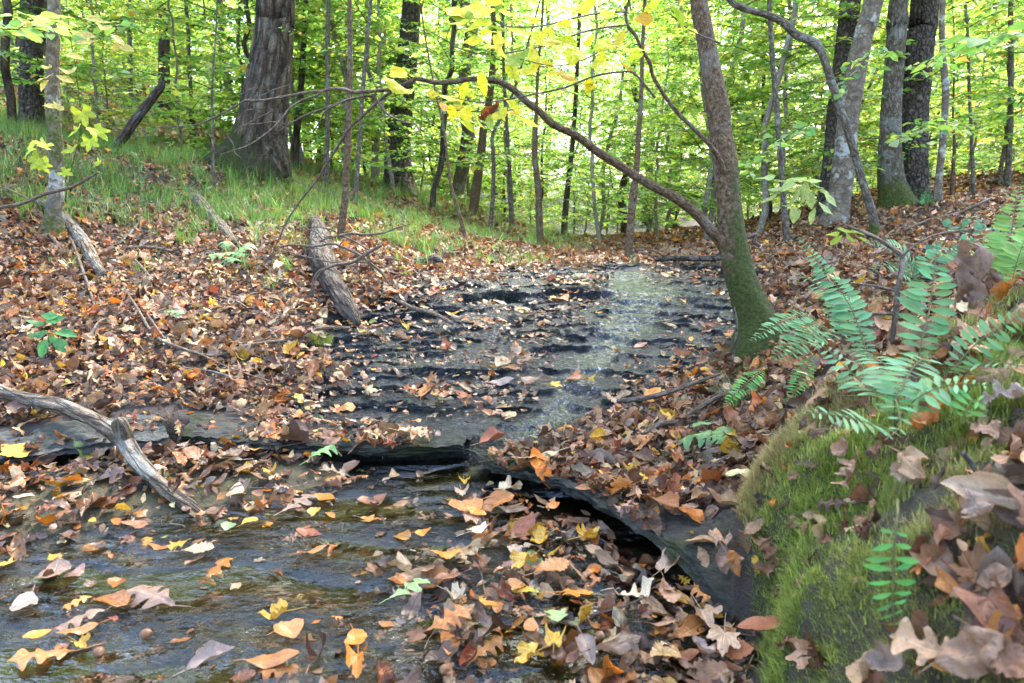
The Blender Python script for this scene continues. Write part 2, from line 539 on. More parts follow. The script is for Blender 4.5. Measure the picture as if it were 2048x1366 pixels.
gx = axis([(-90, -20, 4), (-20, -8, .5), (-8, -3, .12), (-3, -1.2, .04), (-1.2, 1.6, .02), (1.6, 3.2, .04), (3.2, 8, .12), (8, 20, .5), (20, 90, 4)])
gy = axis([(-14, -2, 2), (-2, .3, .15), (.3, 2.9, .02), (2.9, 5.8, .035), (5.8, 12, .1), (12, 24, .4), (24, 95, 3)])
GX, GY = np.meshgrid(gx, gy)
GZ = ground_z(GX, GY)
_m = rock_mask(GX, GY)
GZ = GZ - .10 * np.where(edge_s(GX, GY) > .15, _m, 0)
_s = edge_s(GX, GY)
soil = np.array([.034, .022, .014]); olive = np.array([.070, .058, .021]); mossc = np.array([.070, .058, .022]); grassc = np.array([.045, .052, .020]); rockc = np.array([.03, .03, .028])

def grass_amount(x, y):
    """how much of the bank carries grass: the left slope above the litter"""
    px, py, f = project(np.stack([x, y, tps(x, y)], -1))
    n = fbm(x * 1.1, y * 1.1, s=61) * .6 + fbm(x * 3, y * 3, s=62) * .4
    line = np.interp(px, [-200, 0, 200, 380, 520, 640, 760, 900, 980, 1040, 1110, 1200], [420, 410, 425, 450, 470, 455, 450, 475, 500, 505, 500, 470])
    left = sstep(45, -45, py - line + 115 * n) * sstep(1230, 1080, px)
    thin = sstep(190, 0, py - line + 140 * n) * sstep(1230, 1080, px) * .13
    left = np.maximum(left, thin)
    return left * (f > 2.5) * (.12 + .88 * sstep(-.30, .22, fbm(x * 1.5, y * 1.5, s=63) + .5 * fbm(x * 4.5, y * 4.5, s=64)))

GRASS = grass_amount(GX, GY)
MO = mound(GX, GY)
C = soil[None, None] * np.ones(GX.shape + (1,))
pool = sstep(.02, -.08, _s)
C = C * (1 - pool[..., None]) + olive * pool[..., None]
C = C * (1 - .8 * GRASS[..., None]) + grassc * .8 * GRASS[..., None]
C = C * (1 - MO[..., None] * .8) + mossc * MO[..., None] * .8
wetA = pool * .7
g = MB().add(np.stack([GX, GY, GZ], -1).reshape(-1, 3), grid_faces(len(gy), len(gx)), np.concatenate([C, wetA[..., None]], -1).reshape(-1, 4))
struct(g.obj('ground', M_GROUND))

# ------------------------------------------------------------------ stepped bedrock of the cascade
rx = np.arange(-2.2, 1.8, .0078); ry = np.arange(2.1, 6.0, .0078)
RX, RY = np.meshgrid(rx, ry)
rm = rock_mask(RX, RY); rs = edge_s(RX, RY)
rz, ru = rock_z(RX, RY)
ledge_top = tps(RX, RY) + .012
kk = sstep(.04, .22, rs)
rz = ledge_top * (1 - kk) + rz * kk - .12 * sstep(.35, .0, rm)
V = np.stack([RX, RY + ru * kk, rz], -1)
F = grid_faces(len(ry), len(rx))
ok = ((rm > .02) & (rs > .03)).ravel()
F = F[ok[F].all(1)]
used, inv = np.unique(F, return_inverse=True)
o = MB().add(V.reshape(-1, 3)[used], inv.reshape(-1, 4)).obj('bedrock', M_ROCK, smooth=False)
tag(o, 'dark wet stepped shale slope that the stream runs down', 'rock')

# ------------------------------------------------------------------ the overhanging ledge round the pool
def ledge(i0, i1, name, mat, label, lift, thick, seed, name_end=False):
    P = smooth_path(EDGE2[i0:i1], int((i1 - i0) * 3.2))
    n = len(P)
    T = np.gradient(P, axis=0); T /= np.linalg.norm(T, axis=1, keepdims=True)
    N = np.stack([-T[:, 1], T[:, 0]], 1)          # inwards (upstream)
    prof = [(.25, -.03, 0)] + [(.24 - .0095 * i_, 0., 0) for i_ in range(25)]
    fr_ = np.random.default_rng(seed)
    for i in range(13):                                  # the thin beds of the face
        prof.append((float(fr_.uniform(-.012, .012)) + .018 * (i / 12) ** 2, -.003 - .047 * i / 12, 1))
    prof += [(.034, -.054, 1), (.07, -.058, 1), (.13, -.064, 1), (.22, -.078, 1)]
    u = np.arange(n) * np.linalg.norm(np.diff(P, axis=0), axis=1).mean()
    rows = []
    taper = sstep(0, .12, u) * sstep(0, .12, u[-1] - u)
    for k, (s, dz, face) in enumerate(prof):
        jag = (.024 * fbm(u * 6, u * 0 + dz * 45, s=seed) + .016 * fbm(u * 24, u * 0 + dz * 120, s=seed + 1)) * (1 if s < .1 else 0)
        ss = s + jag
        q = P + N * ss[:, None]
        base = np.maximum(tps(q[:, 0], q[:, 1]), .02) + .012 + lift * (sstep(.3, .1, s) if not face else 1)
        rz_, _ = rock_z(q[:, 0], q[:, 1])
        k2 = sstep(.04, .22, s) * (rock_mask(q[:, 0], q[:, 1]) > .3) * (not face)
        z = base * (1 - k2) + rz_ * k2 + dz * (thick / .05 if face else 1) + .010 * fbm(q[:, 0] * 16, q[:, 1] * 16, s=seed + 2) + .006 * fbm(q[:, 0] * 50, q[:, 1] * 50, s=seed + 3)
        fl_ = fbm(q[:, 0] * 7, q[:, 1] * 11, s=seed + 9, o=4) * 4.2
        if not face: z = z + .006 * (np.floor(fl_) + sstep(.7, 1., fl_ - np.floor(fl_)))
        if s > .22: z = z - .03
        z = z - (.10 * sstep(.22, 0, u[-1] - u) if name_end else 0)
        rows.append(np.concatenate([q, z[:, None]], 1))
    V = np.stack(rows, 0)
    mb = MB().add(V.reshape(-1, 3), grid_faces(len(prof), n)[:, ::-1])
    o = mb.obj(name, mat, smooth=False)
    return tag(o, label, 'rock')

_ex = EDGE2[:, 0]
def eidx(px):  # nearest edge index to a photo spot on the ledge
    q = ZP(*px)[:2]
    return int(np.argmin(((EDGE2 - q) ** 2).sum(1)))
ia, ib, ic = eidx((360, 890, .07)), eidx((940, 905, .045)), eidx((1505, 1203, .065))
ledge(4, ia, 'rock_ledge', M_DRY, 'dry grey flaky shale shelf behind the crooked branch', .006, .04, 301)
ledge(ia, ib, 'rock_ledge', M_SLAB, 'wet mossy ledge lip between the dry shelf and the small spout', .006, .038, 311)
ledge(ib, ic, 'rock_ledge', M_SLAB, 'grey overhanging slab slanting from the spout to the mossy bank', .006, .034, 321, True)

# ------------------------------------------------------------------ pool and running water
px_ = np.arange(-3.0, .8, .011); py_ = np.arange(.35, 2.8, .011)
X, Y = np.meshgrid(px_, py_)
s = edge_s(X, Y)
FAN = np.array([ZP(*q, 0)[:2] for q in [(938, 925), (860, 955), (760, 990), (640, 1040), (470, 1100), (250, 1170), (0, 1230)]])
fd = poly_dist(X, Y, FAN); along = np.hypot(X - FAN[0, 0], Y - FAN[0, 1])
fan = np.exp(-(fd / (.05 + .13 * along)) ** 2) * np.clip(1.15 - .42 * along, .25, 1)
cr_, sr_ = math.cos(.42), math.sin(.42)
XA, YA = X * cr_ + Y * sr_, -X * sr_ + Y * cr_
Z = .0022 * fbm(X * 5 + Y * 2.5, Y * 9 - X * 3, s=71) + .0008 * fbm(X * 14, Y * 20, s=72)
Z = Z + fan * (.0045 * fbm(XA * 9, YA * 26, s=73, o=3) + .0022 * fbm(XA * 24, YA * 60, s=74, o=2))
F = grid_faces(len(py_), len(px_))
ok = (s < .16).ravel()
F = F[ok[F].all(1)]
used, inv = np.unique(F, return_inverse=True)
struct(MB().add(np.stack([X, Y, Z], -1).reshape(-1, 3)[used], inv.reshape(-1, 4)).obj('water', M_POOL))

def run_water():
    P = smooth_path(FLOW, 340)[:, :2]
    T = np.gradient(P, axis=0); T /= np.linalg.norm(T, axis=1, keepdims=True)
    N = np.stack([T[:, 1], -T[:, 0]], 1)
    m = 30
    tt = np.linspace(0, 1, len(P))
    hw = np.interp(tt, [0, .15, .35, .55, .7, .85, 1], [.30, .46, .32, .18, .13, .11, .09])
    hw = hw * (1 + .25 * fbm(tt * 14, tt * 0, s=77))
    a = np.linspace(-1, 1, m)
    Q = P[:, None] + N[:, None] * (hw[:, None] * a[None])[..., None]
    z, u = rock_z(Q[..., 0], Q[..., 1])
    s = edge_s(Q[..., 0], Q[..., 1])
    k = sstep(.04, .22, s)
    z = (tps(Q[..., 0], Q[..., 1]) + .040) * (1 - k) + (z + .004) * k
    z = z + .007 * (1 - a[None] ** 2) - .004 + .004 * fbm(Q[..., 0] * 30, Q[..., 1] * 12, s=78)
    z[-1] -= .02
    V = np.concatenate([Q, z[..., None]], -1)
    # over the lip and down into the pool
    last = V[-1]; dirn = T[-1]
    extra = []
    for (d, dz) in [(.03, -.012), (.05, -.03), (.062, -.055), (.07, -.085)]:
        e = last.copy(); e[:, :2] += dirn * d + N[-1] * (a * hw[-1] * (-.25))[:, None] * (d / .07); e[:, 2] += dz
        extra.append(e)
    V = np.concatenate([V, np.stack(extra)], 0)
    U = np.stack(np.meshgrid(a * .1, np.arange(len(V)) * .012), -1).reshape(-1, 2)
    return MB().add(V.reshape(-1, 3), grid_faces(len(V), m), None, U)
o = run_water().obj('stream', M_FALL)
struct(o)
# ------------------------------------------------------------------ fallen leaves
def mat_leaf(name='fallen_leaf', trans=.18, sat=1.0, gloss=0.):
    t = NT(name)
    at = t.n('Attribute', {'attribute_name': 'col'})
    uv = t.n('UVMap', {'uv_map': 'uv'}).outputs[0]
    c = t.coord('Object')
    sx = t.n('SeparateXYZ', Vector=uv)
    u, v = sx.outputs[0], sx.outputs[1]
    au = t.math('ABSOLUTE', u)
    side = t.math('FRACT', t.math('MULTIPLY', t.math('SUBTRACT', v, t.math('MULTIPLY', au, .75)), 8.5))
    side = t.math('ABSOLUTE', t.math('SUBTRACT', side, .5))
    vein = t.math('MAXIMUM', t.rng(side, .05, .0), t.rng(au, .05, .015))
    n1 = t.noise(c, 55., 4., .65); n2 = t.noise(c, 260., 3., .6)
    f = t.math('ADD', t.rng(n1, .3, .7, .68, 1.25), t.rng(n2, .3, .7, -.14, .14))
    f = t.math('ADD', f, t.math('MULTIPLY', vein, .22))
    spot = t.rng(t.noise(c, 120., 2., .5), .64, .70)
    col = t.mix(1., at.outputs['Color'], t.n('CombineColor', i0=f, i1=f, i2=f), 'MULTIPLY')
    col = t.mix(t.math('MULTIPLY', spot, .55), col, (.03, .016, .010))
    h = t.math('ADD', t.math('MULTIPLY', vein, -.6), t.math('MULTIPLY', n1, .9))
    nrm = t.bump(h, .55, .004)
    wet = at.outputs['Alpha']
    ro = t.rng(wet, 0., 1., .6, .3)
    b = t.n('BsdfPrincipled', Base_Color=col, Roughness=ro, Normal=nrm)
    t.set(b.inputs['Specular IOR Level'], t.rng(wet, 0., 1., .25, .4))
    tr = t.n('BsdfTranslucent', Color=t.mix(.5, col, (1, .8, .5), 'MULTIPLY') if trans < .3 else col)
    m = t.n('MixShader', i0=trans, i1=b, i2=tr)
    return t.done(m)

M_LEAF = mat_leaf()

PAL = {  # the leaves' own colours: name, colour, weight on dry banks, weight in the wet
    'brown': ((.165, .085, .050), 24, 18), 'pinkish brown': ((.225, .135, .088), 18, 11), 'tan': ((.35, .225, .135), 13, 9), 'orange brown': ((.32, .130, .040), 9, 22),
    'dark brown': ((.060, .032, .022), 14, 20), 'greyish brown': ((.21, .155, .125), 10, 8), 'golden yellow': ((.45, .26, .035), 3.0, 6), 'rusty red': ((.22, .075, .035), 5, 7),
    'pale cream': ((.47, .36, .22), 4.0, 3), 'pale green': ((.20, .27, .10), .35, .8), 'bright orange': ((.50, .17, .02), 1.6, 4)}
PALN = list(PAL); PALC = np.array([PAL[k][0] for k in PALN]); PALD = np.array([PAL[k][1] for k in PALN], float); PALW = np.array([PAL[k][2] for k in PALN], float)
PALD /= PALD.sum(); PALW /= PALW.sum()

def outline_strip(kind, t):
    if kind == 'beech':
        w = .27 * np.sin(PI * t ** .82) ** .8 * (1 - .15 * t); sweep = .25
    elif kind == 'elm':
        w = .34 * np.sin(PI * np.clip(t, 0, 1) ** .75) ** .75; w = w * (1 + .06 * np.sin(t * 60)); sweep = .3
    elif kind == 'hickory':
        w = .20 * np.sin(PI * t ** 1.1) ** .9; sweep = .2
    elif kind == 'oak':
        e = .06 + .46 * t ** .9 * np.clip(1 - t, 0, 1) ** .42; cw = np.cos(t * 2 * PI * 3.7 + .5); w = e * (.66 + .40 * np.sign(cw) * np.abs(cw) ** .7) * np.clip(t * 10, .12, 1) * np.clip((1 - t) * 10, .2, 1); sweep = .5
    elif kind == 'chestnut oak':
        w = .27 * np.sin(PI * t ** 1.15) ** .8 * (1 + .13 * np.cos(t * 2 * PI * 8)); sweep = .3
    return w, sweep

def tmpl(kind, nt, nx):
    """flat leaf: V (x across, y along 0..1), F, UV"""
    if kind == 'maple' or kind == 'tulip':
        nth = max(11, nt * 4 + 1); nr = max(2, nx // 2 + 1)
        th = np.linspace(-2.45, 2.45, nth)
        if kind == 'maple':
            lob = [(-1.75, .50), (-.82, .80), (0, 1.0), (.82, .80), (1.75, .50)]; base = .44; sh = .27
        else:
            lob = [(-1.45, .62), (-.38, .80), (.38, .80), (1.45, .62)]; base = .48; sh = .32
        r = np.full(nth, base)
        for a, L in lob:
            d = np.abs(th - a)
            pk = L * (np.clip(1 - d / sh / 2.2, 0, 1) ** 1.15) + .16 * L * np.exp(-((d - .24) / .05) ** 2) * (d < .4)
            r = np.maximum(r, base * .8 + (1 - base * .8 / L) * pk)
        rr = np.concatenate([[.02], np.linspace(1. / (nr - 1), 1, nr - 1)])
        X = rr[:, None] * r[None] * np.sin(th)[None] * .62
        Y = .36 + rr[:, None] * r[None] * np.cos(th)[None] * .62
        V = np.stack([X, Y, 0 * X], -1).reshape(-1, 3)
        k = np.zeros_like(X)
        ang = (th[None] + 0 * rr[:, None])
        near = np.min(np.abs(ang[..., None] - np.array([a for a, _ in lob])), -1)
        U = np.stack([near * rr[:, None] * .9 + .0, rr[:, None] * .8 + 0 * ang], -1).reshape(-1, 2)
        return V, grid_faces(nr, nth), U
    t = np.linspace(0, 1, nt if kind not in ('oak', 'chestnut oak') else {17: 41, 9: 23, 6: 14, 4: 9}.get(nt, nt))
    w, sweep = outline_strip(kind, t)
    a = np.linspace(-1, 1, nx)
    X = a[None] * w[:, None]
    Y = t[:, None] + sweep * np.abs(X) * (1 - t[:, None])
    V = np.stack([X, Y, 0 * X], -1).reshape(-1, 3)
    U = np.stack([X * 2.2, t[:, None] + 0 * X], -1).reshape(-1, 2)
    return V, grid_faces(len(t), nx), U

def deform(V, kx, ky, crum, r, fold=0.):
    """bend across (kx) and along (ky), fold at the midrib, crumple"""
    x, y = V[:, 0], V[:, 1] - .5
    s1, s2 = r.random() * 50, r.random() * 50
    k = kx * (1 + .5 * fbm(y * 1.5 + s1, y * 0, s=5, o=2))
    k = np.where(np.abs(k) < 1e-3, 1e-3, k)
    X = np.sin(x * k) / k; Z = (1 - np.cos(x * k)) / k
    Z = Z + fold * np.abs(x)
    X = X * math.cos(abs(fold) * .7)
    ky = ky if abs(ky) > 1e-3 else 1e-3
    R = 1 / ky
    Y2 = np.sin(y * ky) * (R - Z); Z2 = R - np.cos(y * ky) * (R - Z)
    Z2 = Z2 + crum * (fbm(x * 4 + s1, y * 4 + s2, s=6, o=3) * 1.5 + .5 * np.sin(y * 9 + s1) * np.abs(x) * 3)
    tw = (r.random() - .5) * 1.4 * min(1., abs(kx) * .4 + crum * 4)
    c, s = np.cos(y * tw), np.sin(y * tw)
    return np.stack([X * c + Z2 * s, Y2, -X * s + Z2 * c], -1)

KINDS = ['beech', 'elm', 'hickory', 'oak', 'chestnut oak', 'maple', 'tulip']
KW = np.array([30, 14, 11, 14, 12, 14, 5], float); KW /= KW.sum()
_r = np.random.default_rng(21)
def stalk(V, U, F, kind, L):
    """leaf stalk as a thin ribbon"""
    return V, U, F
TM = {}
LODS = {0: (17, 7), 1: (9, 5), 2: (6, 3), 3: (4, 3)}
NVAR = 9
for k in KINDS:
    for lod, (a, b) in LODS.items():
        L = []
        base = tmpl(k, a, b)
        rv = np.random.default_rng(100 + KINDS.index(k))
        for v in range(NVAR):
            flat = v < 3
            kx = (rv.normal(0, 1.3) if flat else rv.choice([-1, 1], p=[.3, .7]) * rv.uniform(1.6, 5.2))
            ky = rv.normal(0, .7) if flat else rv.normal(.3, 1.0)
            B0 = base[0].copy(); sd_ = rv.uniform(0, 90)
            B0[:, 0] *= (1 + .30 * fbm(B0[:, 1] * 5 + sd_, np.sign(B0[:, 0]) * 3., s=8, o=3)) * rv.uniform(.85, 1.15); B0[:, 1] += .10 * B0[:, 0] * rv.normal(0, 1.2)
            D = deform(B0, kx, ky, (.055 if flat else .11) * (1 if k != 'beech' else .7), np.random.default_rng(900 + v), 0 if flat else rv.uniform(-.1, .5))
            L.append((D, base[1], base[2]))
        TM[k, lod] = L

def curl_word(v):
    return 'flat' if v < 3 else 'curled'

class Litter:
    """every fallen leaf: place, size, colour, shape"""
    def __init__(s): s.rows = []
    def add(s, **k): s.rows.append(k)

def rot_to(n, yaw, tiltx, tilty):
    n = n / np.linalg.norm(n)
    e = Euler((tiltx, tilty, 0)).to_matrix()
    q = Vector((0, 0, 1)).rotation_difference(Vector(n)).to_matrix()
    return np.array(q @ Matrix.Rotation(yaw, 3, 'Z') @ e)

def litter_density(x, y):
    """leaves per square metre"""
    m = rock_mask(x, y); s = edge_s(x, y); gr = grass_amount(x, y); mo = mound(x, y)
    d = np.full(x.shape, 1080.)
    px, py, f = project(np.stack([x, y, tps(x, y)], -1))
    d = d * (1 - .45 * gr)
    fl = poly_dist(x, y, FLOW[:, :2])
    up = sstep(3.1, 3.6, y)
    patch = sstep(-.15, .45, fbm(x * 2.1, y * 2.1, s=81))
    lo = 240 + 420 * patch
    hi = 120 + 260 * patch
    lipz = sstep(4.55, 4.9, y)
    rk = (lo * (1 - up) + hi * up) * (1 - lipz) + 260 * lipz
    rk = rk * (.12 + .88 * sstep(.05, .30, fl)) + 330 * sstep(.9, 1.25, fl)
    d = d * (1 - m) + rk * m
    # the pool: packed to the right, open where the current runs, a bar of leaves along the far left shore
    hx = np.exp(-(poly_dist(x, y, HEAP) / .34) ** 2); bx = np.exp(-(poly_dist(x, y, BAR) / .33) ** 2)
    mid = np.exp(-(poly_dist(x, y, MIDP) / .22) ** 2)
    pw = 55 + 800 * hx + 900 * bx + 330 * mid
    d = np.where(s < 0, pw, d)
    bare = sstep(.22, .08, np.hypot(x - BARE[0], y - BARE[1]))
    d = np.where((s >= 0) & (s < .4) & (x > -.2), d * (1 - .88 * bare), d)
    d = d * sstep(.07, .20, poly_dist(x, y, SPOUT))
    d = np.where(s >= 0, d * (.08 + .92 * sstep(.06, .17, fl)), d)
    d = np.where((s >= 0) & (s < .26) & (x < -.95), d * .16, d)
    d = d * (1 - .66 * mo * (1 - 2.0 * sstep(1.0, .75, y) * sstep(.45, .62, x)))
    return d
BARE = G(1440, 1065)
SPOUT = np.array([G(1040, 865)[:2], G(990, 888)[:2], G(950, 903)[:2], ZP(930, 940, 0)[:2], ZP(880, 965, 0)[:2]])
MIDP = np.array([ZP(1000, 1010, 0)[:2], ZP(950, 1120, 0)[:2], ZP(1000, 1230, 0)[:2], ZP(860, 1330, 0)[:2], ZP(800, 1420, 0)[:2]])

def normal_at(x, y, f, e=.03):
    zx = (f(x + e, y) - f(x - e, y)) / (2 * e); zy = (f(x, y + e) - f(x, y - e)) / (2 * e)
    n = np.stack([-zx, -zy, np.ones_like(zx)], -1)
    return n / np.linalg.norm(n, axis=-1, keepdims=True)

def scatter(x0, x1, y0, y1, dens_mul=1., clip=True):
    A = (x1 - x0) * (y1 - y0)
    n = int(A * 1100 * dens_mul)
    x = rng.uniform(x0, x1, n); y = rng.uniform(y0, y1, n)
    if clip:
        px, py, f = project(np.stack([x, y, np.zeros(n) + .3], -1))
        k = (px > -1100) & (px < 2900) & (f > .2)
        x, y = x[k], y[k]
    d = litter_density(x, y) * dens_mul
    k = rng.random(len(x)) < d / (1100 * dens_mul)
    return x[k], y[k]

PTS = []
for (x0, x1, y0, y1, dm) in [(-2.2, 1.4, .45, 1.3, 1.), (-3.8, 3.2, 1.3, 3.0, 1.), (-5., 4.6, 3.0, 5.0, .8), (-6, 6, 5.0, 7.5, .62), (-9, 10, 7.5, 12, .4), (-15, 16, 12, 20, .14)]:
    PTS.append(np.stack(scatter(x0, x1, y0, y1, dm), -1))
PTS = np.concatenate(PTS)
# broken bits between the whole leaves
_fr = []
for (x0, x1, y0, y1, dm) in [(-1.6, 1.2, .5, 1.3, .9), (-2.6, 2.6, 1.3, 3.0, .9), (-4.2, 4.2, 3.0, 5.2, .7)]:
    _fr.append(np.stack(scatter(x0, x1, y0, y1, dm), -1))
_fr = np.concatenate(_fr)
NWHOLE = len(PTS)
PTS = np.concatenate([PTS, _fr])
LX, LY = PTS[:, 0], PTS[:, 1]
NL = len(LX)
FRAG = np.arange(NL) >= NWHOLE
LS = edge_s(LX, LY)
INPOOL = LS < .0
TZ = top_z(LX, LY)
NRM = normal_at(LX, LY, lambda a, b: tps(a, b))
LAYER = rng.random(NL)
far = LY > 7.5
wetland = INPOOL | (rock_mask(LX, LY) > .5)
L_KIND = rng.choice(len(KINDS), NL, p=KW)
L_COL = np.where(wetland, rng.choice(len(PALN), NL, p=PALW), rng.choice(len(PALN), NL, p=PALD))
L_SIZE = np.clip(rng.lognormal(math.log(.062), .36, NL), .028, .14) * np.where(np.isin(L_KIND, [3, 4]), 1.12, 1)
L_SIZE = np.where((LY > 2.3) & (LY < 7.5), L_SIZE * .88, L_SIZE)
L_SIZE = np.where(INPOOL & (LY < 1.9), L_SIZE * .85, L_SIZE)
L_SIZE = np.where(far, L_SIZE * 1.3, L_SIZE)
L_SIZE = np.where(LY > 12, L_SIZE * 1.3, L_SIZE)
L_SIZE = np.where(LY < 1.15, np.minimum(L_SIZE, .10), L_SIZE)
L_SIZE = np.where(FRAG, rng.uniform(.016, .042, NL), L_SIZE)
L_COL = np.where(FRAG & (rng.random(NL) < .55), rng.choice([0, 4, 0, 1], NL), L_COL)
flatp = np.where(INPOOL, .72, np.where(rock_mask(LX, LY) > .5, .6, .30))
L_VAR = np.where(rng.random(NL) < flatp, rng.integers(0, 3, NL), rng.integers(3, NVAR, NL))
L_WET = np.where(wetland, rng.uniform(.45, 1., NL), rng.uniform(0, .25, NL) ** 1.0)
PILE = np.where(INPOOL, .0, .042 * sstep(150, 520, litter_density(LX, LY)))
bz = bed(LX, LY)
waterz = np.where(rng.random(NL) < .30, rng.uniform(-.022, -.004, NL), rng.uniform(.001, .006, NL))
L_Z = np.where(INPOOL, np.maximum(waterz + LAYER * .03 * sstep(60, 500, litter_density(LX, LY)), bz + .006 + LAYER * .03), TZ + .004 + .014 * (rock_mask(LX, LY) > .35) + LAYER * PILE)
ts = np.where(INPOOL, .13 + .25 * sstep(100, 600, litter_density(LX, LY)), np.where(rock_mask(LX, LY) > .5, .2, .50))
L_TX = rng.normal(0, 1, NL) * ts; L_TY = rng.normal(0, 1, NL) * ts
L_YAW = rng.uniform(0, 2 * PI, NL)
L_RGB = PALC[L_COL] * np.array([1.0, .91, .73]) * np.exp(rng.normal(-.03, .32, NL))[:, None] * (1 + rng.normal(0, .06, (NL, 3)))
L_RGB = np.where(wetland[:, None], L_RGB * .80, L_RGB)          # wet leaves are darker in themselves
nrm_use = np.where(INPOOL[:, None], np.array([0, 0, 1.]), NRM)

def batch_rot(n, yaw, tx, ty):
    cx, sx, cy, sy = np.cos(tx), np.sin(tx), np.cos(ty), np.sin(ty)
    o = np.zeros_like(cx); i = np.ones_like(cx)
    Rx = np.stack([i, o, o, o, cx, -sx, o, sx, cx], -1).reshape(-1, 3, 3)
    Ry = np.stack([cy, o, sy, o, i, o, -sy, o, cy], -1).reshape(-1, 3, 3)
    cz, sz = np.cos(yaw), np.sin(yaw)
    Rz = np.stack([cz, -sz, o, sz, cz, o, o, o, i], -1).reshape(-1, 3, 3)
    x = np.stack([n[:, 2], o, -n[:, 0]], -1); x /= np.linalg.norm(x, axis=1, keepdims=True)
    y = np.cross(n, x)
    B = np.stack([x, y, n], -1)
    return B @ Rz @ Rx @ Ry
L_R = batch_rot(nrm_use, L_YAW, L_TX, L_TY)
# the 300 that show largest are things of their own, the rest one mass
lp = np.stack([LX, LY, L_Z], -1)
ppx, ppy, pf = project(lp)
lodv = np.where(FRAG, np.where(pf < 1.6, 2, 3), np.where(pf < 1.9, 0, np.where(pf < 3.6, 1, np.where(pf < 6.5, 2, 3))))
score = L_SIZE / pf * (LAYER > .8) * (ppx > 25) * (ppx < 2020) * (ppy > 300) * (ppy < 1345) * np.where(L_Z < -.001, 0, 1) * ~FRAG
score = score * np.where((mound(LX, LY) > .5) & (LY < 1.2), .8, 1)
N_SINGLE = 225
singles = np.argsort(-score)[:N_SINGLE]
is_single = np.zeros(NL, bool); is_single[singles] = True

def put_leaves(mb, idx, lod):
    for ki, k in enumerate(KINDS):
        for v in range(NVAR):
            sel = idx[(L_KIND[idx] == ki) & (L_VAR[idx] == v)]
            if not len(sel): continue
            D, F, U = TM[k, lod][v]
            n, m = len(sel), len(D)
            V = np.einsum('nij,vj->nvi', L_R[sel], D) * L_SIZE[sel][:, None, None] + lp[sel][:, None]
            C = np.concatenate([np.repeat(L_RGB[sel], m, 0), np.repeat(L_WET[sel], m)[:, None]], 1)
            FF = (F[None] + (np.arange(n) * m)[:, None, None]).reshape(-1, F.shape[1])
            mb.add(V.reshape(-1, 3), FF, C, np.tile(U, (n, 1)))
mb = MB()
for lod in range(4):
    put_leaves(mb, np.where((lodv == lod) & ~is_single)[0], lod)
# broken bits, loose stalks and fine twigs among the leaves
_n = 9000
_x = rng.uniform(-4, 4.2, _n); _y = np.sqrt(rng.uniform(.8, 36, _n)); _k = (rng.random(_n) < litter_density(_x, _y) / 700) & (np.abs(_x) < _y * .85 + .3)
_x, _y = _x[_k], _y[_k]; _s = edge_s(_x, _y); _z = np.where(_s < 0, np.maximum(.008, bed(_x, _y) + .02), top_z(_x, _y) + .022)
for i in range(len(_x)):
    L = rng.uniform(.02, .075) * (3.2 if i % 9 == 0 else 1); a = rng.uniform(0, 6.28); rd = rng.uniform(.0005, .0011) * (1.7 if i % 9 == 0 else 1)
    e = np.array([math.cos(a) * L, math.sin(a) * L, 0]); m_ = np.array([rng.normal(0, .006), rng.normal(0, .006), rng.uniform(0, .012)])
    b_ = np.array([_x[i], _y[i], _z[i]]); c_ = b_ + e; c_[2] += rng.normal(0, .006) + .5 * (float(_z[i]) - float(_z[i]))
    V, F, U = tube(np.stack([b_, (b_ + c_) / 2 + m_, c_]), np.array([rd * 1.2, rd, rd * .7]), 4, False)
    mb.add(V, F, [*(np.array([(.12, .075, .045), (.22, .15, .10), (.07, .05, .04)][i % 3])), .1])
o = mb.obj('leaf_litter', M_LEAF)
o['kind'] = 'stuff'; o['label'] = 'brown and orange fallen leaves carpeting the banks and the pool'

# ---- leaves picked out from the photo one by one: px, py, kind, colour, length (m), turn (deg), variant, height above ground
LEAFS = []   # filled below: (label stem data, object)
def one_leaf(kind, rgb, size, loc, R, var, wet, label, cname='fallen_leaf', cat='leaf', group='single fallen leaves', stem=True, mat=None):
    D, F, U = TM[kind, 0][var]
    mb = MB()
    V = (R @ (D * size).T).T
    C = np.concatenate([np.tile(rgb, (len(D), 1)) * (1 + .0 * D[:, :1]), np.full((len(D), 1), wet)], 1)
    mb.add(V, F, C, U)
    if stem:
        y0 = D[:, 1].min()
        b = D[np.argmin(np.hypot(D[:, 0] * 3, D[:, 1] - y0))] if kind not in ('maple', 'tulip') else D[0]
        P = np.array([b, b + [.02, -.12, .02], b + [.05, -.30 if kind not in ('maple', 'tulip') else -.6, .03]])
        Vs, Fs, Us = tube((R @ (smooth_path(P, 6) * size).T).T, size * np.linspace(.013, .009, 6), 4)
        mb.add(Vs, Fs, np.array([*(np.array(rgb) * .8), wet]), None)
    o = mb.obj(cname, mat or M_LEAF)
    o.location = [float(c) for c in loc]
    return tag(o, label, cat, group)
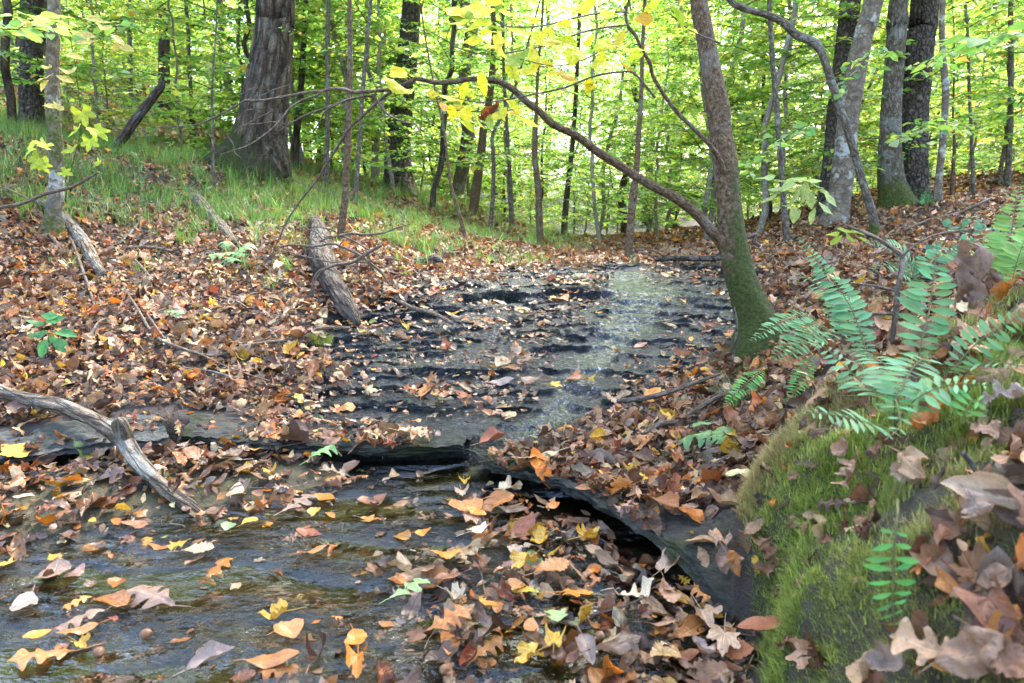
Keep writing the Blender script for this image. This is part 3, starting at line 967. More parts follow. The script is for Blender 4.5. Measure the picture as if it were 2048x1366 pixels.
# ------------------------------------------------------------------ bark and foliage
def mat_bark(name, cols, zs, scale, bump, moss=(.050, .060, .009), lichen=0., plates=1.):
    t = NT(name)
    cols = [(a * 1.14, b, c_ * .82) for a, b, c_ in cols]
    c = t.coord('Object')
    at = t.n('Attribute', {'attribute_name': 'col'})
    cz = t.mapping(t.n('UVMap', {'uv_map': 'uv'}).outputs[0], (1, zs, 1))
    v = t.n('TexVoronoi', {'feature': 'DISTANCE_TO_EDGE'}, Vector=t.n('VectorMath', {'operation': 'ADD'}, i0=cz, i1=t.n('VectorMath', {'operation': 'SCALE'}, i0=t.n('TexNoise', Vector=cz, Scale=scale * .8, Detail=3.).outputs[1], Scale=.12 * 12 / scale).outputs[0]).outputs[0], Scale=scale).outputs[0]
    n1 = t.noise(cz, scale * 1.3, 6., .65); n2 = t.noise(c, scale * 5, 4., .65); n3 = t.noise(c, 3.5, 3., .5)
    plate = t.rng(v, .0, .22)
    h = t.math('ADD', t.math('MULTIPLY', plate, .9 * plates), t.math('ADD', t.math('MULTIPLY', n1, .8), t.math('MULTIPLY', n2, .35)))
    f = t.math('ADD', t.math('MULTIPLY', t.rng(n1, .25, .75), .6), t.math('MULTIPLY', t.rng(n2, .3, .7), .4))
    col = t.ramp(f, [(.28, cols[0]), (.5, cols[1]), (.74, cols[2])])
    col = t.mix(t.math('MULTIPLY', t.rng(v, .15, .0), .8 * plates), col, cols[0])  # dark furrow lines: own bark tone plus crevice shade put into the colour
    if lichen:
        l = t.math('MULTIPLY', t.rng(t.noise(c, 6., 5., .6), .54, .60), lichen)
        col = t.mix(l, col, (.40, .42, .37))
        l2 = t.math('MULTIPLY', t.rng(t.noise(t.mapping(c, (1, 1, 1), loc=(5, 3, 1)), 14., 4., .6), .58, .64), lichen)
        col = t.mix(l2, col, (.10, .10, .085))
    mm = t.math('MULTIPLY', t.rng(t.math('ADD', at.outputs['Alpha'], t.math('MULTIPLY', t.math('SUBTRACT', t.noise(c, 22., 5., .7), .5), 1.5)), .38, .72), 1.0)
    mcol = t.mix(t.rng(t.noise(c, 70., 3., .6), .3, .7), [m * .55 for m in moss], [m * 1.9 for m in moss])
    col = t.mix(mm, col, mcol)
    hm = t.math('MULTIPLY', t.noise(c, 150., 4., .7), t.math('MULTIPLY', mm, 1.2))
    b = t.n('BsdfPrincipled', Base_Color=col, Roughness=.85, Normal=t.bump(t.math('ADD', h, hm), 1., bump))
    b.inputs['Specular IOR Level'].default_value = .25
    return t.done(b)

M_BARK = {
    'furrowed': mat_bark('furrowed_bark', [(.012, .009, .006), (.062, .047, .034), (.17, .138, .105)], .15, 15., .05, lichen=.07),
    'plated': mat_bark('plated_bark', [(.022, .019, .017), (.075, .064, .056), (.16, .145, .13)], .5, 26., .03),
    'smooth': mat_bark('smooth_bark', [(.058, .047, .036), (.112, .097, .077), (.18, .16, .135)], .8, 14., .006, lichen=.5),
    'grey': mat_bark('grey_bark', [(.040, .034, .028), (.095, .084, .069), (.18, .165, .14)], .4, 30., .012, lichen=.16),
    'brown': mat_bark('brown_bark', [(.020, .013, .007), (.090, .060, .034), (.21, .152, .10)], .5, 60., .018, lichen=.12, plates=.3),
    'twig': mat_bark('twig_bark', [(.045, .034, .028), (.095, .075, .062), (.19, .165, .145)], .35, 60., .003),
    'palegrey': mat_bark('pale_bark', [(.10, .092, .080), (.19, .18, .16), (.30, .29, .265)], .4, 30., .006, lichen=.4),
    'rotten': mat_bark('rotten_wood', [(.012, .009, .007), (.050, .037, .029), (.125, .097, .080)], .2, 30., .02, lichen=.1),
    'dead': mat_bark('dead_wood', [(.030, .023, .018), (.115, .092, .072), (.25, .22, .185)], .14, 38., .014, lichen=.25),
}

def mat_foliage(name, trans, rough=.45):
    t = NT(name)
    at = t.n('Attribute', {'attribute_name': 'col'})
    c = t.coord('Object')
    n = t.noise(c, 18., 3., .6)
    f = t.rng(n, .3, .7, .82, 1.18)
    col = t.mix(1., at.outputs['Color'], t.n('CombineColor', i0=f, i1=f, i2=f), 'MULTIPLY')
    b = t.n('BsdfPrincipled', Base_Color=col, Roughness=rough)
    b.inputs['Specular IOR Level'].default_value = .4
    tr = t.n('BsdfTranslucent', Color=t.mix(1., col, (1.15, 1.12, .7), 'MULTIPLY'))
    return t.done(t.n('MixShader', i0=trans, i1=b, i2=tr))
M_FOL = mat_foliage('tree_leaves', .6)
M_VEINED = mat_leaf('yellow_leaf', .45)

FPAL = np.array([(.15, .30, .070), (.22, .39, .085), (.34, .47, .10), (.52, .49, .11), (.10, .20, .065), (.34, .42, .22), (.52, .28, .07)])
FW = {'green': [.30, .32, .18, .06, .10, .035, .005], 'lime': [.17, .30, .28, .15, .03, .05, .02], 'yellow': [.08, .20, .30, .30, .02, .06, .04], 'pale': [.12, .2, .25, .16, .02, .22, .03]}

# small leaf shapes for growing foliage
_lf_hi = tmpl('beech', 5, 3)
def leaf_shape(hi):
    if hi:
        V = _lf_hi[0].copy(); V[:, 2] = .25 * np.abs(V[:, 0]) - .22 * (V[:, 1] - .3) ** 2
        V[:, 0] *= 1.25
        return V, _lf_hi[1]
    return np.array([(0, 0, 0), (.33, .42, .05), (0, 1, -.1), (-.33, .42, .05)]), np.array([[0, 1, 2, 3]])

def place_leaves(mb, P, axis, nrm, size, rgb, hi=True):
    """leaves at P pointing along axis, face along nrm"""
    V, F = leaf_shape(hi)
    y = axis / np.linalg.norm(axis, axis=1, keepdims=True)
    x = np.cross(y, nrm); x /= np.maximum(np.linalg.norm(x, axis=1, keepdims=True), 1e-6)
    z = np.cross(x, y)
    R = np.stack([x, y, z], -1)
    n, m = len(P), len(V)
    Q = np.einsum('nij,vj->nvi', R, V) * size[:, None, None] + P[:, None]
    mb.add(Q.reshape(-1, 3), (F[None] + (np.arange(n) * m)[:, None, None]).reshape(-1, F.shape[1]), np.concatenate([np.repeat(rgb, m, 0), np.zeros((n * m, 1))], 1))

def fcolors(n, pal, r, spread=.16):
    k = r.choice(len(FPAL), n, p=np.array(FW[pal]) / sum(FW[pal]))
    return FPAL[k] * np.exp(r.normal(0, spread, n))[:, None]

def spray(base, d, L, r, wood, leaves, leaf=.07, hi=True, pal='green', gap=.05, rad=.008, ntw=5, dens=1., wseg=4):
    """one leafy branch lying out in a flat layer"""
    d = np.array(d, float); d /= np.linalg.norm(d)
    n = 8
    t = np.linspace(0, 1, n)
    sag = r.uniform(-.05, .22)
    side = np.cross(d, [0, 0, 1.]); side /= max(np.linalg.norm(side), 1e-6)
    wob = np.cumsum(r.normal(0, .03, n))
    P = base + d * (t * L)[:, None] + side * (wob * L * .6)[:, None] + np.array([0, 0, 1.]) * ((-sag * t ** 2 + .03 * np.sin(t * 6 + r.random() * 6)) * L)[:, None]
    lines = [(P, rad)]
    for k in range(ntw):
        a = (k + .6 + .3 * r.random()) / (ntw + .6)
        i = a * (n - 1); i0 = int(i); b = P[i0] + (P[min(i0 + 1, n - 1)] - P[i0]) * (i - i0)
        sg = 1 if k % 2 else -1
        dd = d * r.uniform(.5, .9) + side * sg * r.uniform(.5, .95) + np.array([0, 0, r.uniform(-.18, .1)])
        dd /= np.linalg.norm(dd)
        l2 = L * (1 - a * .75) * r.uniform(.35, .6)
        tt = np.linspace(0, 1, 5)
        lines.append((b + dd * (tt * l2)[:, None] + np.array([0, 0, -.10 * l2]) * (tt ** 2)[:, None], rad * .5))
    pal_shift = np.exp(r.normal(0, .12))
    for P_, rd in lines:
        V, F, U = tube(P_, np.linspace(rd, rd * .35, len(P_)), wseg, cap=False)
        wood.add(V, F, None, U)
        l = np.linalg.norm(np.diff(P_, axis=0), axis=1).sum()
        m = max(2, int(l / gap * dens))
        s = (np.arange(m) + r.random(m) * .7) / m
        s = s * .9 + .1
        i = s * (len(P_) - 1); i0 = np.minimum(i.astype(int), len(P_) - 2); fr = (i - i0)[:, None]
        B = P_[i0] * (1 - fr) + P_[i0 + 1] * fr
        T = P_[i0 + 1] - P_[i0]; T /= np.linalg.norm(T, axis=1, keepdims=True)
        S = np.cross(T, [0, 0, 1.]); S /= np.maximum(np.linalg.norm(S, axis=1, keepdims=True), 1e-6)
        sg = np.where(np.arange(m) % 2, 1., -1.)[:, None]
        ax = T * r.uniform(.3, .9, (m, 1)) + S * sg * r.uniform(.5, 1., (m, 1)) + np.array([0, 0, 1.]) * r.normal(-.16, .22, (m, 1))
        nr = np.array([0, 0, 1.]) + r.normal(0, .36, (m, 3))
        place_leaves(leaves, B, ax, nr, leaf * np.clip(r.lognormal(0, .28, m), .5, 1.7), fcolors(m, pal, r) * pal_shift, hi)

def leafy(path, r, wood, leaves, n, h0, h1, Lr, **kw):
    """sprays all round a stem between the heights h0 and h1 (shares of its length)"""
    m = len(path)
    for k in range(n):
        s = h0 + (h1 - h0) * (k + r.random()) / n
        i = min(int(s * (m - 1)), m - 2)
        b = path[i] + (path[i + 1] - path[i]) * (s * (m - 1) - i)
        a = r.uniform(0, 2 * PI)
        L = r.uniform(*Lr) * (1 - .45 * max(0, (s - .5) / .5))
        spray(b, (math.cos(a), math.sin(a), r.uniform(-.02, .5)), L, r, wood, leaves, **kw)

def stem_mesh(P, R, kind, seg=12, bump=.10, bs=5., seed=0, moss=None, furrow=None, flare=None):
    """trunk mesh data about its own base; moss(h, angle-ish) gives the mossiness"""
    P = np.asarray(P); n = len(P)
    shape = None
    if furrow or flare:
        def shape(s, a):
            k = 1.0
            L = np.linalg.norm(np.diff(P, axis=0), axis=1).sum()
            if furrow:
                nf, amp = furrow
                wob = .35 * fbm(s * L * 2.2 + 0 * a, np.cos(a) * 1.5, np.sin(a) * 1.5, seed + 5, 2)
                rg = 1 - np.abs(vnoise(np.cos(a + wob * .3) * nf / 3.2, np.sin(a + wob * .3) * nf / 3.2, s * L * 2.4 + 0 * a, seed + 6))
                rg2 = 1 - np.abs(vnoise(np.cos(a) * nf / 1.5, np.sin(a) * nf / 1.5, s * L * 6. + 0 * a, seed + 8))
                k = k + amp * (rg - .7) * 1.3 + amp * .6 * (rg2 - .7)
            if flare:
                for (ang, wd, amt, hh) in flare:
                    da = np.abs((a - ang + PI) % (2 * PI) - PI)
                    k = k + amt * np.exp(-(da / wd) ** 2) * np.exp(-s * L / hh)
            return k
    V, F, U = tube(P, R, seg, bump=bump, bs=bs, seed=seed, shape=shape)
    C = np.zeros((len(V), 4))
    if moss is not None:
        C[:, 3] = moss(V[:, 2] - P[0][2], V)
    return V, F, U, C

def px_path(pts, Y, n=40, up=None, dy=0.):
    """stem through photo spots (px, py, width px) at Y metres ahead -> path, radii; 'up' carries it on to that height"""
    Q = []
    for i, (x, y, wd) in enumerate(pts):
        yy = Y + dy * i / max(1, len(pts) - 1)
        p = W(x, y, yy)
        dep = yy * CP - (p[2] - CAM_Z) * SP
        Q.append([*p, wd * .5 * dep / FX])
    Q = np.array(Q)
    if up:
        d = Q[-1, :3] - Q[-2, :3]; d /= np.linalg.norm(d)
        d = d * .7 + np.array([0, 0, .3]); d /= np.linalg.norm(d)
        while Q[-1, 2] < up:
            step = max(.6, (up - Q[-1, 2]) / 4)
            d = d + rng.normal(0, .04, 3); d /= np.linalg.norm(d)
            left = max(.08, 1 - step / max(up - Q[-1, 2] + step * .6, .1))
            Q = np.concatenate([Q, [[*(Q[-1, :3] + d * step), max(Q[-1, 3] * (.5 + .5 * left), .006)]]])
    S = smooth_path(Q, n)
    return S[:, :3], np.maximum(S[:, 3], .003)

def base_at(px, py, sink=.06):
    p = G(px, py)
    return p

def photo_tree(name, label, cat, pts, kind, Y=None, up=8, seg=14, n=48, crown=None, seed=1, group=None, moss=None, furrow=None, flare=None, bump=.08, bs=5., foot=True, dy=0.):
    """a tree traced from the photo, with its own trunk and crown"""
    if Y is None:
        Y = float(G(pts[0][0], pts[0][1])[1])
    P, R = px_path(pts, Y, n, up, dy)
    gz = float(top_z(np.array([P[0, 0]]), np.array([P[0, 1]]))[0])
    if foot:
        k = max(0., P[0, 2] - gz)
        P = np.concatenate([[P[0] - [0, 0, k + .06]], P]); R = np.concatenate([[R[0] * 1.04], R])
    o3 = P[0].copy()
    root = thing(name, label, cat, o3, group)
    V, F, U, C = stem_mesh(P - o3, R, kind, seg, bump, bs, seed, moss, furrow, flare)
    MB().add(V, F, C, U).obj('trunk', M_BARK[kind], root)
    if crown:
        r = np.random.default_rng(seed + 500)
        wood, lv = MB(), MB()
        c = dict(crown)
        nb, h0, h1, Lr = c.pop('n'), c.pop('h0'), c.pop('h1'), c.pop('L')
        if nb <= 7:                                     # few enough to tell apart: each branch a part
            for k in range(nb):
                wood = MB()
                leafy(P - o3, r, wood, lv, 1, h0 + (h1 - h0) * k / nb, h0 + (h1 - h0) * (k + 1) / nb, Lr, **c)
                wood.obj('branch', M_BARK['twig'], root)
        else:
            leafy(P - o3, r, wood, lv, nb, h0, h1, Lr, **c)
            wood.obj('branches', M_BARK['twig'], root)
        lv.obj('crown', M_FOL, root)
    return root, P, R, o3

def moss_low(h1, top=1.0, facing=None):
    return lambda h, V: top * sstep(h1, h1 * .3, h)
# ------------------------------------------------------------------ the trees one can tell apart
CR = dict(n=14, h0=.12, h1=.95, L=(.7, 1.5), leaf=.075, hi=False, pal='green', gap=.05)
def cr(**k):
    d = dict(CR); d.update(k); return d
BIG = dict(n=7, h0=.72, h1=.98, L=(1.2, 2.4), leaf=.15, hi=False, pal='green', gap=.09, ntw=6, rad=.03)      # open crowns far behind
WIDE = dict(n=40, h0=.62, h1=.98, L=(2.4, 4.8), leaf=.22, hi=False, pal='green', gap=.10, ntw=9, rad=.04)     # crowns above the view, spread broad to shade the stream

photo_tree('tree', 'massive furrowed trunk with a mossy buttress root sweeping left on the grassy bank', 'tree',
           [(510, 352, 142), (514, 318, 124), (521, 270, 104), (530, 210, 90), (538, 150, 83), (545, 90, 77), (549, 40, 74), (552, 0, 73)], 'furrowed', up=15, seg=200, n=230, seed=11,
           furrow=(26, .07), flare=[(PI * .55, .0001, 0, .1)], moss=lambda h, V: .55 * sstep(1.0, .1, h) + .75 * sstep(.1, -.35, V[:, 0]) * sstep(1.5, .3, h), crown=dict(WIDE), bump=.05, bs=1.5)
# its buttress root is part of the trunk's foot: a second mesh under the same tree
def buttress():
    root = bpy.data.objects['tree']
    o3 = np.array(root.location)
    Y = o3[1]
    pts = [(520, 278, 60), (497, 294, 74), (470, 308, 64), (445, 318, 48), (420, 327, 32), (396, 334, 14)]
    P, R = px_path(pts, Y - .05, 60)
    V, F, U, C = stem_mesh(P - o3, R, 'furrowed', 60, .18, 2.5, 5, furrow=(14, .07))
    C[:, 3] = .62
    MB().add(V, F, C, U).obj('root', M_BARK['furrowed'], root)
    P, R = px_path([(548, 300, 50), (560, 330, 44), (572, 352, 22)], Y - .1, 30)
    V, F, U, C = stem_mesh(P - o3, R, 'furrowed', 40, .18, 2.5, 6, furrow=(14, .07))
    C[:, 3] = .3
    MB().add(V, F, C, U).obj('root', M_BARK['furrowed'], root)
buttress()

photo_tree('tree', 'dark shaggy broken-barked trunk at the far left, standing in front of a wide grey trunk', 'tree',
           [(62, 262, 52), (64, 225, 42), (63, 150, 40), (62, 70, 38), (64, 0, 38)], 'plated', up=11, seg=60, n=120, seed=12, furrow=(13, .14), bump=.12, crown=dict(BIG), moss=moss_low(.25, .6))
photo_tree('tree', 'wide pale grey trunk behind the shaggy trunk at the far left', 'tree',
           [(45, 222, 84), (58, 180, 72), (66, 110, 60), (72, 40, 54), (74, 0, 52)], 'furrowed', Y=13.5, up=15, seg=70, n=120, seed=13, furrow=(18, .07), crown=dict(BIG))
photo_tree('sapling', 'mottled slim trunk with mossy patches standing over the litter slope on the left', 'sapling',
           [(104, 472, 50), (108, 440, 34), (112, 380, 28), (113, 320, 26), (109, 270, 27), (106, 215, 25), (105, 165, 25), (106, 110, 24), (106, 60, 24), (108, 0, 23)], 'smooth', up=6.5, seg=24, n=90, seed=14, bump=.12, bs=9,
           moss=lambda h, V: .75 * sstep(.5, .0, h) + .62 * sstep(.35, .6, h) * sstep(1.25, .8, h), crown=dict(n=9, h0=.42, h1=.96, L=(.6, 1.1), leaf=.085, hi=True, pal='lime', gap=.06))
photo_tree('tree', 'straight brown furrowed trunk behind the leaning dead snag', 'tree',
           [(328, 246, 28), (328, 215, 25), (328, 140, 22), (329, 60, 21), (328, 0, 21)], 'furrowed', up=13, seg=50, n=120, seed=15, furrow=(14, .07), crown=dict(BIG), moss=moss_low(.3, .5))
photo_tree('tree', 'big dark leaning trunk with flared foot at the top of the grassy slope', 'tree',
           [(800, 388, 78), (797, 350, 58), (796, 300, 50), (802, 240, 45), (808, 185, 42), (815, 120, 40), (820, 60, 38), (824, 0, 37)], 'plated', up=15, seg=90, n=150, seed=16, furrow=(18, .10),
           flare=[(PI * .5, .6, .3, .5), (-PI * .4, .5, .5, .5)], crown=dict(WIDE, pal='lime'), moss=moss_low(.5, .6))
photo_tree('sapling', 'dark speckled wavy stem rising from behind the rotten log', 'sapling',
           [(681, 490, 18), (684, 450, 15), (690, 400, 14), (692, 350, 13), (696, 290, 12), (698, 220, 11), (700, 150, 11), (700, 70, 10), (699, 0, 9)], 'brown', up=5.2, seg=14, n=80, seed=17, bump=.16, bs=14,
           crown=dict(n=7, h0=.5, h1=.95, L=(.5, 1.0), leaf=.08, hi=True, pal='lime', gap=.07))
S_ = 'sapling'
SAP = [
    ('pale grey sapling forking beside the dark wavy stem', [(708, 425, 11), (712, 380, 9), (718, 300, 8), (724, 200, 8), (730, 130, 8), (736, 60, 7), (742, 0, 7)], 'grey', None, 6),
    ('lichen-spotted grey sapling between the massive trunk and the dark wavy stem', [(652, 385, 11), (653, 330, 10), (655, 250, 10), (656, 170, 9), (655, 80, 9), (657, 0, 8)], 'grey', None, 7),
    ('straight light grey sapling left of the brown furrowed trunk', [(262, 238, 12), (261, 170, 10), (260, 100, 9), (258, 40, 8), (258, 0, 8)], 'grey', None, 8),
    ('thin bent grey sapling right of the brown furrowed trunk', [(384, 252, 11), (382, 190, 8), (378, 120, 8), (376, 60, 8), (372, 0, 7)], 'grey', 13., 8),
    ('slim crooked grey-brown stem leaning right below the arching bough', [(945, 432, 20), (952, 380, 19), (962, 310, 17), (968, 250, 16), (980, 190, 14), (986, 120, 12), (988, 60, 11), (985, 0, 10)], 'brown', None, 9),
    ('straight dark stem just right of the crooked grey-brown stem', [(990, 432, 18), (993, 380, 15), (995, 300, 14), (997, 230, 13), (998, 150, 12), (1000, 60, 11), (1000, 0, 10)], 'furrowed', None, 13),
    ('thin pale stem right of the straight dark stem, forking at its top', [(980, 468, 10), (984, 420, 9), (987, 350, 8), (986, 300, 8), (985, 270, 7), (1004, 230, 6), (1024, 190, 5)], 'grey', None, 4),
    ('pale sapling leaning slightly left in front of the green slope', [(1024, 462, 10), (1022, 400, 9), (1018, 320, 8), (1013, 240, 7), (1008, 160, 6), (1006, 60, 6)], 'grey', None, 7),
    ('dark kinked sapling standing on the slope just above the top of the rock cascade', [(1082, 502, 17), (1080, 470, 14), (1078, 420, 13), (1076, 370, 13), (1070, 320, 12), (1070, 260, 11), (1072, 232, 7)], 'brown', None, 4.),
    ('brown stem behind the dark kinked sapling, right of it', [(1128, 480, 14), (1130, 430, 12), (1136, 370, 11), (1144, 300, 10), (1150, 220, 9), (1155, 120, 8), (1160, 0, 8)], 'furrowed', 13., 10),
    ('warty grey-brown sapling with a bend, right behind the top of the cascade', [(1260, 522, 20), (1258, 490, 17), (1262, 440, 15), (1266, 395, 17), (1272, 350, 12), (1276, 290, 10), (1282, 200, 9), (1285, 90, 8), (1290, 0, 7)], 'brown', None, 8),
    ('leaning bare thin stem arching from the foot of the green slope', [(932, 484, 9), (922, 440, 8), (910, 400, 7), (900, 360, 6), (893, 300, 5), (884, 240, 5), (870, 180, 4)], 'brown', None, 3.6),
    ('thin grey lichen-covered sapling between the mossy leaning tree and the pale bent tree', [(1573, 470, 14), (1568, 410, 12), (1563, 340, 11), (1557, 270, 11), (1552, 200, 11), (1545, 120, 10), (1541, 50, 9), (1539, 0, 9)], 'grey', 6.8, 8),
    ('pale slender stem just right of the dark plated trunk', [(1878, 412, 16), (1876, 370, 14), (1884, 300, 13), (1890, 220, 12), (1892, 180, 13), (1886, 120, 12), (1884, 60, 11), (1886, 0, 10)], 'smooth', None, 9),
    ('grey stem near the right edge, standing behind the crest of the leaf bank', [(2014, 372, 13), (2017, 320, 11), (2021, 230, 11), (2022, 130, 10), (2022, 0, 9)], 'grey', 9.6, 9),
    ('very thin grey stem between the pale slender stem and the right-edge stem', [(1946, 400, 8), (1945, 330, 7), (1942, 250, 6), (1938, 170, 6), (1936, 80, 5), (1930, 0, 5)], 'grey', 9.4, 8),
    ('thin leaning grey stem low on the right behind the leaf bank', [(1902, 402, 8), (1906, 340, 7), (1909, 290, 6), (1906, 240, 4)], 'brown', 9.2, 3.6),
    ('narrow dark trunk with lichen just behind the massive trunk on its right', [(588, 345, 18), (592, 280, 15), (600, 200, 13), (606, 110, 12), (612, 0, 11)], 'furrowed', 13., 10),
    ('thin stem with small side shoots in front of the massive trunk', [(427, 352, 7), (426, 300, 6), (425, 250, 5), (424, 190, 5), (426, 140, 4), (432, 60, 3)], 'grey', 6.9, 4.),
]
for i, (lab, pts, kind, Y, up) in enumerate(SAP):
    photo_tree('sapling', lab, 'sapling', pts, kind, Y=Y, up=up, seg=12, n=50, seed=30 + i, bump=.14, bs=10,
               crown=dict(BIG) if up == 13 else cr(n=12 if up > 5 else 6, h0=.25, h1=.97, pal=['green', 'lime', 'green', 'yellow'][i % 4], leaf=.07 if up > 5 else .055, L=(.6, 1.5) if up > 5 else (.4, .8), hi=(Y or 8) < 9.5, gap=.065),
               moss=moss_low(.2, .55))

photo_tree('tree', 'dark upright trunk half hidden behind the pale bent tree on the right', 'tree',
           [(1655, 432, 46), (1660, 380, 40), (1668, 300, 38), (1678, 200, 38), (1690, 100, 38), (1700, 0, 38)], 'plated', Y=8.6, up=14, seg=70, n=120, seed=51, furrow=(16, .09), crown=dict(BIG))
photo_tree('tree', 'pale smooth lichen-blotched trunk bending up to the right', 'tree',
           [(1668, 446, 58), (1676, 410, 46), (1684, 360, 43), (1690, 300, 41), (1697, 240, 40), (1706, 180, 39), (1716, 120, 38), (1730, 60, 37), (1748, 0, 36)], 'smooth', Y=7.5, up=12, seg=48, n=110, seed=52,
           bump=.05, flare=[(PI * .5, .7, .45, .25), (-PI * .5, .6, .35, .25)], crown=dict(WIDE, pal='lime'))
photo_tree('tree', 'brown grey trunk with flared mossy foot, left of the joined pair on the right', 'tree',
           [(1796, 422, 92), (1790, 400, 66), (1783, 360, 48), (1780, 300, 42), (1782, 220, 38), (1788, 140, 36), (1794, 60, 35), (1798, 0, 35)], 'grey', Y=8.0, up=14, seg=60, n=120, seed=53,
           furrow=(14, .04), moss=lambda h, V: .85 * sstep(.55, .0, h) + .35 * sstep(2.2, .5, h), flare=[(-PI * .45, .5, .5, .22)], crown=dict(WIDE))
photo_tree('tree', 'dark trunk covered in small bark plates, right one of the joined pair on the right', 'tree',
           [(1832, 412, 62), (1828, 370, 54), (1824, 300, 54), (1828, 220, 53), (1835, 140, 52), (1843, 60, 51), (1850, 0, 50)], 'plated', Y=8.25, up=15, seg=110, n=190, seed=54,
           furrow=(20, .10), moss=moss_low(.5, .5), crown=dict(BIG), bump=.04)
photo_tree('sapling', 'thin bare elbow-bent tree with a mossy foot in front of the pale bent trunk', 'sapling',
           [(1748, 476, 24), (1748, 450, 18), (1744, 425, 16), (1727, 370, 15), (1716, 330, 15), (1703, 285, 15), (1690, 245, 15), (1676, 205, 15), (1660, 155, 15), (1645, 110, 15), (1632, 88, 17), (1618, 80, 16), (1597, 72, 16), (1580, 58, 15), (1562, 42, 14), (1535, 30, 14), (1505, 22, 13), (1478, 12, 12), (1455, -6, 12)],
           'grey', up=3.9, seg=18, n=120, seed=55, bump=.10, bs=12, moss=moss_low(.30, .95), crown=dict(n=5, h0=.55, h1=.98, L=(.5, 1.0), leaf=.075, hi=True, pal='green', gap=.07))

